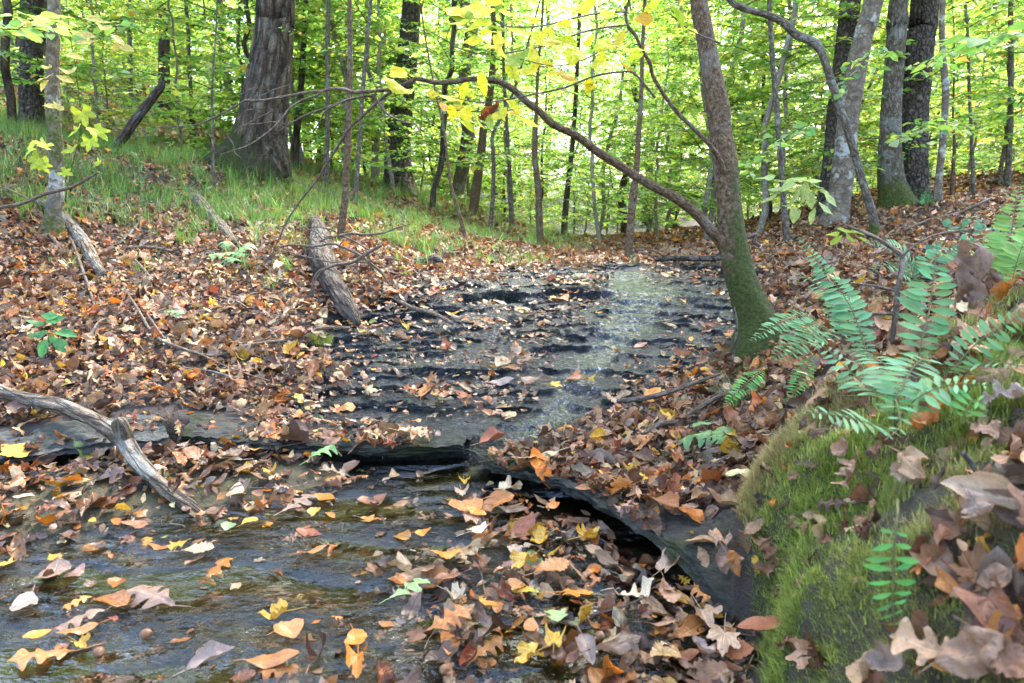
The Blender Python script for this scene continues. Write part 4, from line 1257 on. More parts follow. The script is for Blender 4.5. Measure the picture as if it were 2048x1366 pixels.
# ------------------------------------------------------------------ the mossy leaning tree by the cascade
def main_tree():
    pts = [(1512, 712, 112), (1508, 690, 96), (1515, 655, 88), (1504, 620, 80), (1490, 580, 76), (1477, 540, 72), (1468, 500, 70), (1462, 460, 66), (1459, 420, 62), (1456, 380, 61), (1453, 340, 62), (1447, 300, 58), (1441, 260, 56), (1437, 220, 57), (1429, 180, 52), (1420, 130, 48), (1410, 70, 46), (1400, 20, 44), (1394, -30, 43)]
    Y = float(G(1512, 712)[1])
    P, R = px_path(pts, Y, 150, 5.5, .35)
    R = R * (.78 + .16 * sstep(.5, .0, P[:, 2] - P[0, 2]))
    P = np.concatenate([[P[0] - [0, 0, .12]], P]); R = np.concatenate([[R[0] * 1.15], R])
    o3 = P[0].copy()
    root = thing('tree', 'leaning brown tree with a thick coat of moss on its foot beside the cascade', 'tree', o3)
    V, F, U, C = stem_mesh(P - o3, R, 'brown', 56, .10, 7., 61, furrow=(11, .035))
    h = V[:, 2]
    side = sstep(-.06, .05, V[:, 0] - np.interp(h, (P - o3)[:, 2], (P - o3)[:, 0]))
    C[:, 3] = .98 * sstep(.60, .26, h) + .66 * sstep(1.25, .3, h) * (.45 + .55 * side) + .38 * sstep(2.6, .6, h) * (.3 + .7 * side)
    MB().add(V, F, C, U).obj('trunk', M_BARK['brown'], root)
    def limb(pts, y0, y1, name, kind='brown', seg=14, n=90, bump=.12):
        Q = []
        for i, (x, y, wd) in enumerate(pts):
            yy = y0 + (y1 - y0) * i / (len(pts) - 1)
            p = W(x, y, yy); Q.append([*p, wd * (.43 if name == 'bough' else .5) * yy / FX])
        S = smooth_path(np.array(Q), n)
        V, F, U, C = stem_mesh(S[:, :3] - o3, S[:, 3], kind, seg, bump, 12, 62)
        C[:, 3] = .25 * (name == 'bough')
        return V, F, U, C
    Yb = Y + .12
    b = limb([(1452, 498, 34), (1440, 480, 29), (1420, 458, 26), (1390, 425, 24), (1350, 395, 22), (1310, 375, 21), (1270, 352, 20), (1230, 325, 19), (1190, 300, 18), (1150, 270, 17), (1105, 248, 16), (1078, 222, 15), (1055, 205, 15), (1030, 182, 14), (1005, 166, 13), (975, 159, 12), (940, 158, 11), (905, 164, 11), (870, 165, 10), (835, 158, 9), (815, 166, 9), (785, 178, 8), (752, 182, 7)], Yb, Yb - .35, 'bough', n=150)
    MB().add(*[b[0], b[1], b[3], b[2]]).obj('bough', M_BARK['brown'], root)
    b = limb([(1446, 345, 16), (1440, 322, 13), (1428, 300, 11), (1405, 275, 10), (1380, 250, 9), (1352, 222, 9), (1325, 185, 8), (1305, 150, 8), (1300, 128, 8), (1285, 100, 7), (1270, 70, 7), (1256, 52, 7), (1251, 25, 6), (1258, 0, 5), (1256, -40, 4)], Yb, Yb - .2, 'bough', n=90)
    MB().add(*[b[0], b[1], b[3], b[2]]).obj('bough', M_BARK['brown'], root)
    # bare twigs at the end of the long bough
    z = lambda L: [(380 + x / 5.69, 130 + y / 5.69, wd) for x, y, wd in L]
    tw = MB()
    e = Yb - .35
    for L, y0, y1 in [
        (z([(2120, 296, 7), (2048, 295, 7), (1870, 310, 7), (1760, 275, 7), (1600, 270, 6.5), (1500, 300, 6), (1330, 310, 6), (1130, 350, 5.5), (880, 395, 5), (700, 410, 5), (640, 400, 4.5), (480, 490, 4), (250, 610, 3.5), (110, 670, 3), (-60, 695, 2.6), (-300, 700, 2.2), (-600, 730, 1.8)]), e, e - .1),
        (z([(1500, 300, 4.5), (1430, 350, 4), (1280, 400, 4), (1150, 480, 4), (1080, 560, 3.6), (1000, 660, 3.4), (830, 810, 3), (650, 920, 2.6), (500, 970, 2.2), (345, 1020, 1.6)]), e, e - .15),
        (z([(2120, 330, 5), (2048, 350, 5), (1900, 370, 5), (1750, 410, 4.6), (1620, 460, 4.4), (1480, 510, 4), (1300, 580, 3.8), (1140, 670, 3.2), (980, 770, 2)]), e, e + .1),
        (z([(1820, 385, 3.4), (1560, 510, 3), (1480, 640, 2.6), (1400, 760, 2)]), e, e + .1),
        (z([(1110, 685, 2.8), (960, 650, 2.6), (800, 665, 2.2), (600, 690, 2), (500, 770, 1.4)]), e, e),
        (z([(1000, 500, 2.4), (780, 600, 2.2), (600, 700, 1.8), (540, 760, 1.2)]), e, e),
        (z([(830, 500, 2), (640, 520, 1.8), (520, 640, 1.4)]), e, e),
        (z([(900, 300, 2.2), (890, 250, 2), (910, 200, 1.8), (940, 170, 1.2)]), e, e),
        (z([(1140, 230, 2.4), (960, 280, 2.2), (800, 350, 2), (640, 400, 2)]), e, e),
        (z([(830, 260, 1.8), (700, 275, 1.8), (560, 350, 1.2)]), e, e),
        (z([(830, 810, 1.8), (760, 830, 1.6), (770, 790, 1.2)]), e, e),
        (z([(430, 820, 1.8), (490, 900, 1.8), (510, 1000, 1.6), (590, 1060, 1.1)]), e, e),
        ([(790, 178, 6), (754, 205, 6), (730, 228, 5.5), (702, 253, 5), (680, 285, 5), (658, 321, 4.6), (630, 365, 4.2), (600, 403, 3.6), (570, 450, 3), (540, 520, 2.4)], e + .02, e + .35),
        ([(747, 190, 5), (760, 210, 4.5), (780, 232, 4), (815, 246, 3.4), (832, 250, 3), (846, 275, 2)], e, e),
        ([(1038, 218, 4), (1000, 222, 3), (930, 222, 2.6), (870, 210, 2), (850, 200, 1.6)], Yb - .2, Yb - .3),
        ([(1310, 195, 4), (1270, 148, 4), (1240, 144, 4), (1190, 152, 4), (1130, 175, 3.6), (1070, 188, 3.2), (1010, 200, 3), (960, 205, 2.4), (905, 195, 1.8)], Yb - .3, Yb - .7),
        ([(1254, 50, 4), (1210, 55, 3.6), (1160, 66, 3.4), (1110, 85, 3.2), (1060, 98, 3), (1000, 107, 2.6), (950, 106, 2.4), (900, 90, 2)], Yb - .25, Yb - .75),
        ([(1250, 24, 4), (1200, 26, 3.6), (1140, 38, 3.2), (1080, 52, 2.8), (1010, 52, 2.4), (980, 30, 2)], Yb - .25, Yb - .75),
        ([(1256, 62, 3.6), (1220, 88, 3), (1170, 118, 2.6), (1110, 132, 2.2), (1040, 118, 2)], Yb - .25, Yb - .75),
        ([(1440, 86, 4), (1405, 72, 3), (1372, 55, 2.6), (1340, 28, 2)], Yb - .1, Yb - .75),
    ]:
        b = limb(L, y0, y1, 'twig', 'twig', 6, 40, .05)
        tw.add(b[0], b[1], b[3], b[2])
    tw.obj('twigs', M_BARK['twig'], root)
    # the yellow leaves that hang from its twigs: spot in the enlarged photo, length, turn
    fwd = np.array([0, CP, -SP]); upv = np.array([0, SP, CP]); rt = np.array([1., 0, 0])
    L = [(930, 50, 170, 20), (1070, 70, 130, 20), (970, 92, 130, -5), (925, 132, 95, 170), (1130, 10, 100, 200), (1035, 160, 140, 160), (1000, 230, 115, 180), (1165, 240, 75, 40), (1170, 290, 100, 60), (1130, 268, 90, 175), (1290, 190, 110, 190), (1390, 215, 90, 75),
         (1380, 335, 120, 80), (1280, 345, 130, -20), (1250, 415, 125, 65), (1330, 415, 95, 5), (1450, 258, 110, 175), (1540, 245, 125, 190), (1600, 310, 130, 100), (1530, 150, 90, 140), (1650, 40, 135, 160), (1560, 445, 105, 30), (1500, 430, 70, 170), (1450, 385, 90, 20),
         (1790, 255, 140, 150), (1750, 360, 90, 120), (1860, 235, 100, 130), (1930, 285, 130, 15), (1905, 390, 95, 25), (1955, 335, 85, 160), (2010, 105, 90, 190), (1800, 85, 70, 0), (1690, 240, 65, 150), (1350, 110, 80, 190), (1210, 80, 80, 200), (1110, 190, 85, 10), (1440, 190, 75, 160),
         (580, 440, 110, 50), (570, 510, 140, 30), (1070, 492, 105, 75), (885, 580, 115, 10), (960, 550, 105, 110), (985, 535, 70, 45), (850, 630, 70, 20), (890, 660, 70, 80), (995, 632, 60, 10), (920, 628, 60, 170), (1240, 615, 95, 45), (1245, 652, 80, 10), (1170, 672, 90, 150), (1045, 710, 85, 55), (1110, 715, 95, 95),
         (1340, 720, 110, 20), (985, 740, 80, 40), (960, 665, 90, 180), (780, 555, 60, 15), (1690, 505, 70, 100), (1700, 485, 60, 170), (2060, 40, 80, 150), (2210, 110, 150, 40), (2300, 170, 60, 30)]
    r = np.random.default_rng(77)
    mb = MB()
    D0 = [TM['elm', 0][v] for v in range(3)] + [TM['beech', 0][v] for v in range(3)]
    for i, (cx, cy, ln, ang) in enumerate(L):
        px, py = 600 + cx / 2.926, cy / 2.926
        low = cy > 430 and cx < 1400
        Yl = (Yb - .45 if low else Yb - .62) + r.uniform(-.12, .12)
        if i == len(L) - 2: Yl = Yb - .7
        ctr = W(px, py, Yl)
        a = math.radians(ang)
        ax = rt * math.cos(a) - upv * math.sin(a) + fwd * r.normal(0, .35)
        ax /= np.linalg.norm(ax)
        nr = -fwd * r.uniform(.5, 1.) + upv * r.uniform(.2, 1.0) + rt * r.normal(0, .35)
        x = np.cross(ax, nr); x /= np.linalg.norm(x); zz = np.cross(x, ax)
        Rm = np.stack([x, ax, zz], -1)
        V, F, U = D0[i % len(D0)]
        size = ln / 2.926 * Yl / FX * 1.3
        rgb = np.array([.62, .50, .018]) * math.exp(r.normal(0, .12)) * np.array([r.uniform(.78, 1.1), 1, r.uniform(.7, 1.3)])
        if i in (2, 13, 51, 59): rgb = np.array([.22, .30, .02])
        if i in (21, 28, 30, 43): rgb = np.array([.50, .28, .02])
        Vw = (Rm @ (V * [1, 1, .9] * size).T).T + ctr - o3
        mb.add(Vw, F, np.tile([*rgb, .1], (len(V), 1)), U)
    mb.obj('leaves', M_VEINED, root)
    # two withered rust-brown leaves still hanging
    mb = MB()
    for (cx, cy, ln, ang) in [(1110, 660, 130, -35), (1140, 640, 100, -60), (1085, 690, 80, 160)]:
        V, F, U = TM['elm', 0][6]
        Yl = Yb - .42; ctr = W(600 + cx / 2.926, cy / 2.926, Yl); a = math.radians(ang)
        ax = rt * math.cos(a) - upv * math.sin(a); x = np.cross(ax, -fwd + .3 * upv); x /= np.linalg.norm(x)
        Rm = np.stack([x, ax, np.cross(x, ax)], -1)
        mb.add((Rm @ (V * ln / 2.926 * Yl / FX).T).T + ctr - o3, F, np.tile([.20, .06, .015, .1], (len(V), 1)), U)
    mb.obj('withered_leaves', M_VEINED, root)
    # moss collar running out over the slab at its foot
    return root
main_tree()

# ------------------------------------------------------------------ the many slim trees of the wood behind (copies of a few grown ones)
def proto(i, H, r0, nspr, pal, leaf, hi, L, kind, h0, gap):
    r = np.random.default_rng(700 + i)
    n = 26
    t = np.linspace(0, 1, n)
    P = np.stack([np.cumsum(r.normal(0, .018, n)) * H * .35, np.cumsum(r.normal(0, .018, n)) * H * .35, t * H - .25], -1)
    P[0, :2] = 0
    P = smooth_path(P[::3] if (n - 1) % 3 == 0 else P, 30)
    R = r0 * (1 - .85 * np.linspace(0, 1, 30)) + .003
    R[0] *= 1.35
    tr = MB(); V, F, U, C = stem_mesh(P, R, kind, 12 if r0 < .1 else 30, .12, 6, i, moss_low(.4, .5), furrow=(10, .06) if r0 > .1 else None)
    tr.add(V, F, C, U)
    wood, lv = MB(), MB()
    leafy(P, r, wood, lv, nspr, h0, .98, L, leaf=leaf, hi=hi, pal=pal, gap=gap, rad=max(.006, r0 * .22), ntw=6, wseg=3)
    return tr.mesh('trunk', M_BARK[kind]), wood.mesh('branches', M_BARK['twig']), lv.mesh('crown', M_FOL)

PRO = [proto(0, 7.5, .035, 66, 'green', .085, False, (.8, 1.9), 'palegrey', .08, .038), proto(1, 6.5, .028, 60, 'lime', .085, False, (.7, 1.7), 'grey', .07, .038), proto(2, 9., .05, 70, 'lime', .09, False, (.9, 2.0), 'palegrey', .08, .038),
       proto(3, 5., .022, 48, 'yellow', .085, False, (.6, 1.5), 'palegrey', .07, .042), proto(4, 8.5, .045, 66, 'green', .09, False, (.9, 2.0), 'furrowed', .08, .045), proto(5, 3.4, .014, 34, 'pale', .078, False, (.5, 1.2), 'twig', .12, .042),
       proto(6, 18., .17, 10, 'lime', .17, False, (1.8, 3.6), 'furrowed', .6, .10), proto(7, 20., .22, 10, 'green', .18, False, (2., 4.), 'plated', .6, .10), proto(8, 16., .12, 10, 'yellow', .16, False, (1.6, 3.2), 'grey', .6, .10)]

def copy_tree(i, x, y, rz, sc, label, group, big):
    z = float(tps(np.array([x]), np.array([y]))[0])
    root = thing('tree' if big else 'sapling', label, 'tree' if big else 'sapling', (x, y, z), group)
    root.rotation_euler = (random.uniform(-.05, .05), random.uniform(-.05, .05), rz)
    root.scale = (sc, sc, sc)
    for nm, me in zip(('trunk', 'branches', 'crown'), PRO[i]):
        o = bpy.data.objects.new(nm, me); COL.objects.link(o); o.parent = root

LABS = {0: 'slim grey-stemmed sapling with flat layers of green leaves in the wood behind the cascade', 1: 'slim grey-brown sapling with lime leaves in the wood behind the cascade', 2: 'taller grey sapling with lime leaves in the wood behind the cascade', 3: 'small sapling with yellowing leaves in the wood behind the cascade',
        4: 'furrowed green-leaved young tree in the wood behind the cascade', 5: 'knee-high to head-high shoot with pale green leaves under the far trees', 6: 'tall furrowed forest trunk far behind the cascade', 7: 'thick dark forest trunk far behind the cascade', 8: 'tall grey forest trunk far behind the cascade'}
rt_ = np.random.default_rng(31)
placed = []
def try_place(ymin, ymax, spread, mind, keep):
    for _ in range(200):
        y = math.sqrt(rt_.uniform(ymin ** 2, ymax ** 2)); x = rt_.uniform(-1, 1) * y * spread
        if all((x - a) ** 2 + (y - b) ** 2 > mind ** 2 for a, b in placed) and keep(x, y):
            placed.append((x, y)); return x, y
    return None
def notpool(x, y):
    return y > 9.2 or (abs(x + .2) > 2.4 and y > 7.6)
NB = 0
for k in range(150):
    q = try_place(8.6, 30, .88, .8, notpool)
    if q is None: continue
    near = q[1] < 13
    i = int(rt_.choice([0, 1, 2, 3, 4, 5], p=[.2, .2, .17, .16, .15, .12]))
    copy_tree(i, q[0], q[1], rt_.uniform(0, 6.28), rt_.uniform(.8, 1.2), LABS[i], LABS[i].split(' in the')[0] + 's', False)
for k in range(18):
    q = try_place(15, 38, .82, 1.4, lambda x, y: True)
    if q is None: continue
    i = int(rt_.choice([6, 7, 8]))
    copy_tree(i, q[0], q[1], rt_.uniform(0, 6.28), rt_.uniform(.75, 1.25), LABS[i], LABS[i] + 's', True)

# ------------------------------------------------------------------ the far wood: one mass
def far_wood():
    r = np.random.default_rng(5)
    mb = MB()
    nc = 11000
    y = np.sqrt(r.uniform(27 ** 2, 75 ** 2, nc)); x = r.uniform(-1, 1, nc) * y * .92
    g = tps(x, y)
    hmax = 5 + .30 * y
    z = g + r.random(nc) ** .9 * hmax
    m = 24
    P0 = np.stack([x, y, z], -1); qx, qy, _ = project(P0)
    keep = r.random(nc) > .55 * sstep(1330, 1450, qx) * sstep(1850, 1720, qx) * sstep(270, 160, qy)
    x, y, z = x[keep], y[keep], z[keep]; nc = len(x)
    P = np.repeat(np.stack([x, y, z], -1), m, 0) + r.normal(0, 1, (nc * m, 3)) * np.array([.9, .9, .22])
    n = len(P)
    a = r.uniform(0, 2 * PI, n)
    ax = np.stack([np.cos(a), np.sin(a), r.normal(-.1, .25, n)], -1)
    nr = np.array([0, 0, 1.]) + r.normal(0, .45, (n, 3))
    pal = np.repeat(r.choice(3, nc, p=[.4, .35, .25]), m)
    rgb = np.zeros((n, 3))
    for q, nm in enumerate(['green', 'lime', 'yellow']):
        s = pal == q; rgb[s] = fcolors(int(s.sum()), nm, r)
    place_leaves(mb, P, ax, nr, np.repeat(.16 + .0028 * y, m) * np.exp(r.normal(0, .2, n)), rgb, False)
    o = mb.obj('distant_woods', M_FOL)
    o['kind'] = 'stuff'; o['label'] = 'distant green and yellow leafy wood closing the view'
    mb = MB()
    for k in range(80):
        yy = math.sqrt(r.uniform(30 ** 2, 72 ** 2)); xx = r.uniform(-1, 1) * yy * .9
        zz = float(tps(np.array([xx]), np.array([yy]))[0])
        P = np.array([[xx, yy, zz - .3], [xx + r.normal(0, .3), yy, zz + 8], [xx + r.normal(0, .6), yy, zz + 20]])
        V, F, U = tube(smooth_path(P, 8), r.uniform(.08, .26) * np.linspace(1.1, .5, 8), 8)
        mb.add(V, F, None, U)
    o = mb.obj('distant_trunks', M_BARK['grey'])
    o['kind'] = 'stuff'; o['label'] = 'grey trunks of the distant wood'
far_wood()
# ------------------------------------------------------------------ grass on the left bank
def blades(mb, B, d, L, wd, bend, rgb, seg=4):
    """thin arching blades: base B, sideways direction d, length, width"""
    n = len(B)
    t = np.linspace(0, 1, seg + 1)
    up = np.array([0, 0, 1.])
    P = B[:, None] + up * (L[:, None] * (t - .45 * bend[:, None] * t ** 2.2))[..., None] + d[:, None] * (L[:, None] * bend[:, None] * .8 * t ** 1.7)[..., None]
    side = np.cross(d, up); side /= np.linalg.norm(side, axis=1, keepdims=True)
    w = wd[:, None] * (1 - t ** 1.6 * .9)[None]
    A = P - side[:, None] * w[..., None]; Bq = P + side[:, None] * w[..., None]
    V = np.stack([A, Bq], 2).reshape(n, -1, 3)
    m = V.shape[1]
    f = np.array([[2 * i, 2 * i + 1, 2 * i + 3, 2 * i + 2] for i in range(seg)])
    F = (f[None] + (np.arange(n) * m)[:, None, None]).reshape(-1, 4)
    mb.add(V.reshape(-1, 3), F, np.concatenate([np.repeat(rgb, m, 0), np.zeros((n * m, 1))], 1))

M_GRASS = mat_foliage('grass_blades', .3, .4)
M_MOSS = mat_foliage('moss_shoots', .25, .7)
M_FERN = mat_foliage('fern_green', .22, .6)
for _n in M_FERN.node_tree.nodes:
    if _n.type == 'BSDF_PRINCIPLED': _n.inputs['Specular IOR Level'].default_value = .15

def grass():
    r = np.random.default_rng(9)
    mb = MB()
    for (x0, x1, y0, y1, den, hs) in [(-5.5, .8, 3.4, 6.5, 180, 1.05), (-8, 1.5, 6.5, 10, 130, 1.15), (-12, 2.5, 10, 19, 34, 1.45)]:
        n = int((x1 - x0) * (y1 - y0) * den)
        x = r.uniform(x0, x1, n); y = r.uniform(y0, y1, n)
        k = (r.random(n) < grass_amount(x, y) * .95) & (rock_mask(x, y) < .15)
        x, y = x[k], y[k]
        z = ground_z(x, y)
        m = 15
        nn = len(x)
        sz = np.repeat(np.exp(r.normal(0, .25, nn)), m)
        B = np.repeat(np.stack([x, y, z], -1), m, 0) + r.normal(0, .022 * hs, (nn * m, 3)) * [1, 1, 0]
        lean = np.repeat(r.uniform(0, 2 * PI, nn), m); a = r.uniform(0, 2 * PI, nn * m)
        d = np.stack([np.cos(a) + .5 * np.cos(lean) + .35, np.sin(a) + .5 * np.sin(lean) - .5, 0 * a], -1)
        d /= np.linalg.norm(d, axis=1, keepdims=True)
        L = r.uniform(.08, .21, nn * m) * sz * hs
        tint = np.repeat(np.exp(r.normal(0, .22, nn)), m)[:, None]
        base = np.where(r.random((nn * m, 1)) < .10, np.array([[.34, .30, .14]]), np.array([[.115, .245, .055]]))
        rgb = base * tint * np.exp(r.normal(0, .25, (nn * m, 1))) * np.stack([r.uniform(.8, 1.5, nn * m), np.ones(nn * m), r.uniform(.7, 1.4, nn * m)], -1)
        blades(mb, B, d, L, np.full(nn * m, .0021 * hs), r.uniform(.35, 1.1, nn * m), rgb)
    o = mb.obj('grass', M_GRASS)
    o['kind'] = 'stuff'; o['label'] = 'long thin green grass arching over the left bank'
grass()

# ------------------------------------------------------------------ moss on the near bank and in patches
MOSS_SPOTS = [(1760, 605, .16), (1790, 560, .14), (1650, 610, .09), (1480, 725, .12), (1560, 730, .08), (1900, 760, .25), (2000, 740, .22), (1950, 800, .2), (1480, 745, .08), (1690, 830, .12), (640, 680, .05), (1290, 925, .03)]
def moss():
    r = np.random.default_rng(10)
    mb = MB()
    n = 52000
    x = r.uniform(.38, 1.75, n); y = r.uniform(.5, 1.75, n)
    mo = mound(x, y); s = edge_s(x, y)
    px, py, f = project(np.stack([x, y, ground_z(x, y)], -1))
    thin = sstep(1650, 1950, px) * .40 + .75 * sstep(.10, .30, fbm(x * 7, y * 7, s=91)) * sstep(1560, 1700, px)
    nz = normal_at(x, y, ground_z, .02)[:, 2]
    k = (mo > .1) & (r.random(n) < .26 / np.clip(nz, .2, 1)) & (r.random(n) < (1 - thin)) & (px < 2250) & (s > .0)
    x, y = x[k], y[k]
    for (qx, qy, rad) in MOSS_SPOTS:
        c = G(qx, qy); m = int(6500 * rad * rad * 3 + 30)
        a = r.uniform(0, 2 * PI, m); q = rad * np.sqrt(r.random(m))
        x = np.concatenate([x, c[0] + q * np.cos(a) * 1.2]); y = np.concatenate([y, c[1] + q * np.sin(a)])
    z = np.maximum(ground_z(x, y), np.where(rock_mask(x, y) > .3, top_z(x, y), -9)) - .004
    nr = normal_at(x, y, ground_z, .03)
    nn = len(x); m = 13
    hue = fbm(x * 3.2, y * 3.2, s=92); hue2 = fbm(x * 11, y * 11, s=93)
    g = np.array([.20, .25, .045]); ol = np.array([.27, .26, .07]); br = np.array([.24, .155, .075]); brt = np.array([.27, .33, .050])
    w = sstep(-.25, .45, hue + .4 * hue2)[:, None]; w2 = sstep(-.02, .40, -hue + .6 * hue2)[:, None]
    rgb = (g * w + ol * (1 - w)) * (1 - w2 * .7) + br * w2 * .7
    rgb = np.where(r.random((nn, 1)) < .14, brt, rgb)
    B = np.repeat(np.stack([x, y, z], -1), m, 0) + r.normal(0, .0065, (nn * m, 3))
    a = r.uniform(0, 2 * PI, nn * m)
    d = np.stack([np.cos(a), np.sin(a), 0 * a], -1) * .8 + np.repeat(nr, m, 0) * .9
    d[:, 2] *= .6
    d /= np.linalg.norm(d, axis=1, keepdims=True)
    tall = np.repeat(.6 + .7 * sstep(-.3, .5, hue2), m)
    L = r.uniform(.011, .029, nn * m) * tall
    rg = np.repeat(rgb, m, 0) * np.exp(r.normal(0, .30, (nn * m, 1)))
    blades(mb, B, d, L, r.uniform(.0006, .0011, nn * m), r.uniform(.5, 1.3, nn * m), rg, 3)
    o = mb.obj('moss', M_MOSS)
    o['kind'] = 'stuff'; o['label'] = 'shaggy olive and green moss covering the near bank'
moss()

# ------------------------------------------------------------------ ferns
def leaflet_row(mb, P, nrm, n, lens, width, ang, rgb, r, s0=.12, lobed=.0):
    """leaflets both sides along the stalk P"""
    T, _, _ = frames(P)
    V0, F0, U0 = tmpl('hickory', 6, 3)
    V0 = V0.copy(); V0[:, 0] *= width * .68
    V0[:, 2] = -.10 * (V0[:, 1]) ** 2 + .35 * np.abs(V0[:, 0])
    m = len(P)
    for k in range(n):
        s = s0 + (1 - s0) * (k + .5) / n
        i = s * (m - 1); i0 = min(int(i), m - 2)
        b = P[i0] + (P[i0 + 1] - P[i0]) * (i - i0)
        t = T[i0]
        nn = nrm[i0] if nrm.ndim > 1 else nrm
        sd = np.cross(t, nn); sd /= np.linalg.norm(sd); up = np.cross(sd, t)
        for sg in (-1, 1):
            L = lens(s) * r.uniform(.9, 1.08)
            aa = ang + r.normal(0, .13) + .35 * max(0, (s - .7))
            ax = sd * sg * math.cos(aa) + t * math.sin(aa) + up * r.normal(-.05, .12)
            ax /= np.linalg.norm(ax)
            z = up + sd * sg * r.normal(0, .12) + t * r.normal(0, .15)
            x = np.cross(ax, z); x /= np.linalg.norm(x); z = np.cross(x, ax)
            R = np.stack([x, ax, z], -1)
            c = rgb * 1.35 * math.exp(r.normal(0, .17)) * np.array([r.uniform(.85, 1.25), 1, r.uniform(.8, 1.1)])
            if r.random() < .04: continue
            mb.add((R @ (V0 * L).T).T + b, F0, np.tile([*c, 0], (len(V0), 1)), U0)

def fern(label, base, fronds, rgb=(.080, .165, .062), seed=1, cat='fern', name='fern'):
    """base = photo spot and distance; each frond = (photo path with distances, leaflet length in px, number, facing)"""
    b3 = G(base[0], base[1]) if len(base) == 2 else W(*base)
    root = thing(name, label, cat, b3)
    r = np.random.default_rng(seed)
    fwd = np.array([0, CP, -SP]); upv = np.array([0, SP, CP]); rt = np.array([1., 0, 0])
    for (path, lpx, n, face, *stalk) in fronds:
        Q = np.array([W(*p) for p in path]) - b3
        P = smooth_path(Q, 34)
        nr = -fwd * face[0] + np.array([0, 0, 1.]) * face[1] + rt * (face[2] if len(face) > 2 else 0)
        nr /= np.linalg.norm(nr)
        Yb = np.mean([p[2] for p in path])
        Lm = lpx * 1.02 * Yb / FX
        mb = MB()
        V, F, U = tube(P, np.linspace(.0016, .0006, 34), 5, False)
        mb.add(V, F, [.13, .12, .045, 0])
        if stalk:
            V, F, U = tube(smooth_path(np.array(stalk[0]) - b3, 14), .0016, 5, False)
            mb.add(V, F, [.13, .12, .045, 0])
        leaflet_row(mb, P, nr, n, lambda s: Lm * (np.clip((s) * 3.2, .35, 1)) * np.clip((1.03 - s) * 2.0, .10, 1) ** .8, .98, .16, np.array(rgb), r, .10)
        mb.obj('frond', M_FERN, root)
    return root

fern('dense green fern with arched fronds beside the mossy foot of the leaning tree', (1640, 648), [
    ([(1640, 640, 2.35), (1600, 632, 2.3), (1550, 650, 2.25), (1500, 682, 2.2)], 30, 22, (.5, .9)),
    ([(1640, 640, 2.3), (1610, 655, 2.2), (1575, 690, 2.15), (1541, 722, 2.1)], 32, 20, (.6, .8)),
    ([(1645, 642, 2.3), (1630, 660, 2.2), (1600, 690, 2.1), (1566, 722, 2.05)], 36, 16, (.7, .8)),
    ([(1650, 640, 2.4), (1665, 615, 2.4), (1700, 600, 2.4), (1740, 610, 2.35)], 28, 16, (.5, .9)),
    ([(1655, 640, 2.3), (1680, 640, 2.2), (1690, 650, 2.1), (1640, 690, 2.0)], 30, 16, (.7, .7))], seed=3)
fern('tall fern arching left out of the moss, tips above the leaf litter', (1735, 800), [
    ([(1735, 745, 1.45), (1729, 690, 1.5), (1700, 612, 1.55), (1657, 550, 1.6), (1596, 474, 1.65)], 40, 34, (.75, .5)),
    ([(1733, 745, 1.45), (1700, 650, 1.55), (1660, 590, 1.65), (1590, 540, 1.75)], 34, 26, (.7, .6))], rgb=(.075, .155, .064), seed=4)
fern('single upright fern frond with long wide-set leaflets', (1835, 730), [
    ([(1834, 740, 1.28), (1842, 690, 1.28), (1858, 620, 1.3), (1868, 550, 1.32), (1874, 486, 1.35)], 60, 16, (1., .1))], rgb=(.082, .165, .070), seed=5)
fern('wide grey-green fern close to the camera, fronds spread flat above the moss', (1790, 880), [
    ([(1790, 850, 1.05), (1792, 790, 1.05), (1780, 740, 1.12), (1740, 712, 1.2), (1690, 700, 1.25)], 58, 15, (.35, 1.)),
    ([(1790, 850, 1.05), (1800, 790, 1.05), (1830, 730, 1.1), (1868, 712, 1.15)], 60, 14, (.4, 1.)),
    ([(1790, 850, 1.05), (1830, 800, 1.0), (1900, 770, .98), (1995, 772, .95)], 56, 15, (.35, 1.)),
    ([(1788, 860, 1.05), (1750, 850, 1.0), (1680, 832, .98), (1600, 822, .97)], 52, 15, (.3, 1.)),
    ([(1790, 850, 1.05), (1760, 790, 1.1), (1730, 770, 1.15), (1655, 700, 1.2), (1615, 680, 1.22)], 46, 18, (.45, .9)),
    ([(1790, 850, 1.05), (1790, 800, .95), (1800, 850, .9), (1770, 880, .88)], 44, 10, (.4, .9))], rgb=(.090, .175, .075), seed=6)
fern('fern frond with rounded leaflets reaching in from the right edge', (1915, 800), [
    ([(1915, 770, 1.2), (1912, 735, 1.2), (1950, 690, 1.2), (2000, 655, 1.18), (2070, 612, 1.15)], 40, 15, (.8, .6)),
    ([(1915, 770, 1.2), (1940, 740, 1.15), (1990, 725, 1.1), (2060, 735, 1.05)], 34, 12, (.6, .8))], rgb=(.088, .17, .070), seed=7)
fern('fern arching over the moss cushion behind the upright frond', (1830, 590), [
    ([(1830, 580, 2.3), (1818, 520, 2.3), (1785, 492, 2.3), (1728, 482, 2.3)], 32, 20, (.5, .9)),
    ([(1830, 580, 2.3), (1800, 540, 2.2), (1770, 530, 2.15), (1740, 545, 2.1)], 28, 16, (.6, .8)),
    ([(1832, 580, 2.3), (1850, 530, 2.3), (1890, 505, 2.3), (1940, 500, 2.3)], 30, 18, (.5, .9))], rgb=(.068, .15, .068), seed=8)
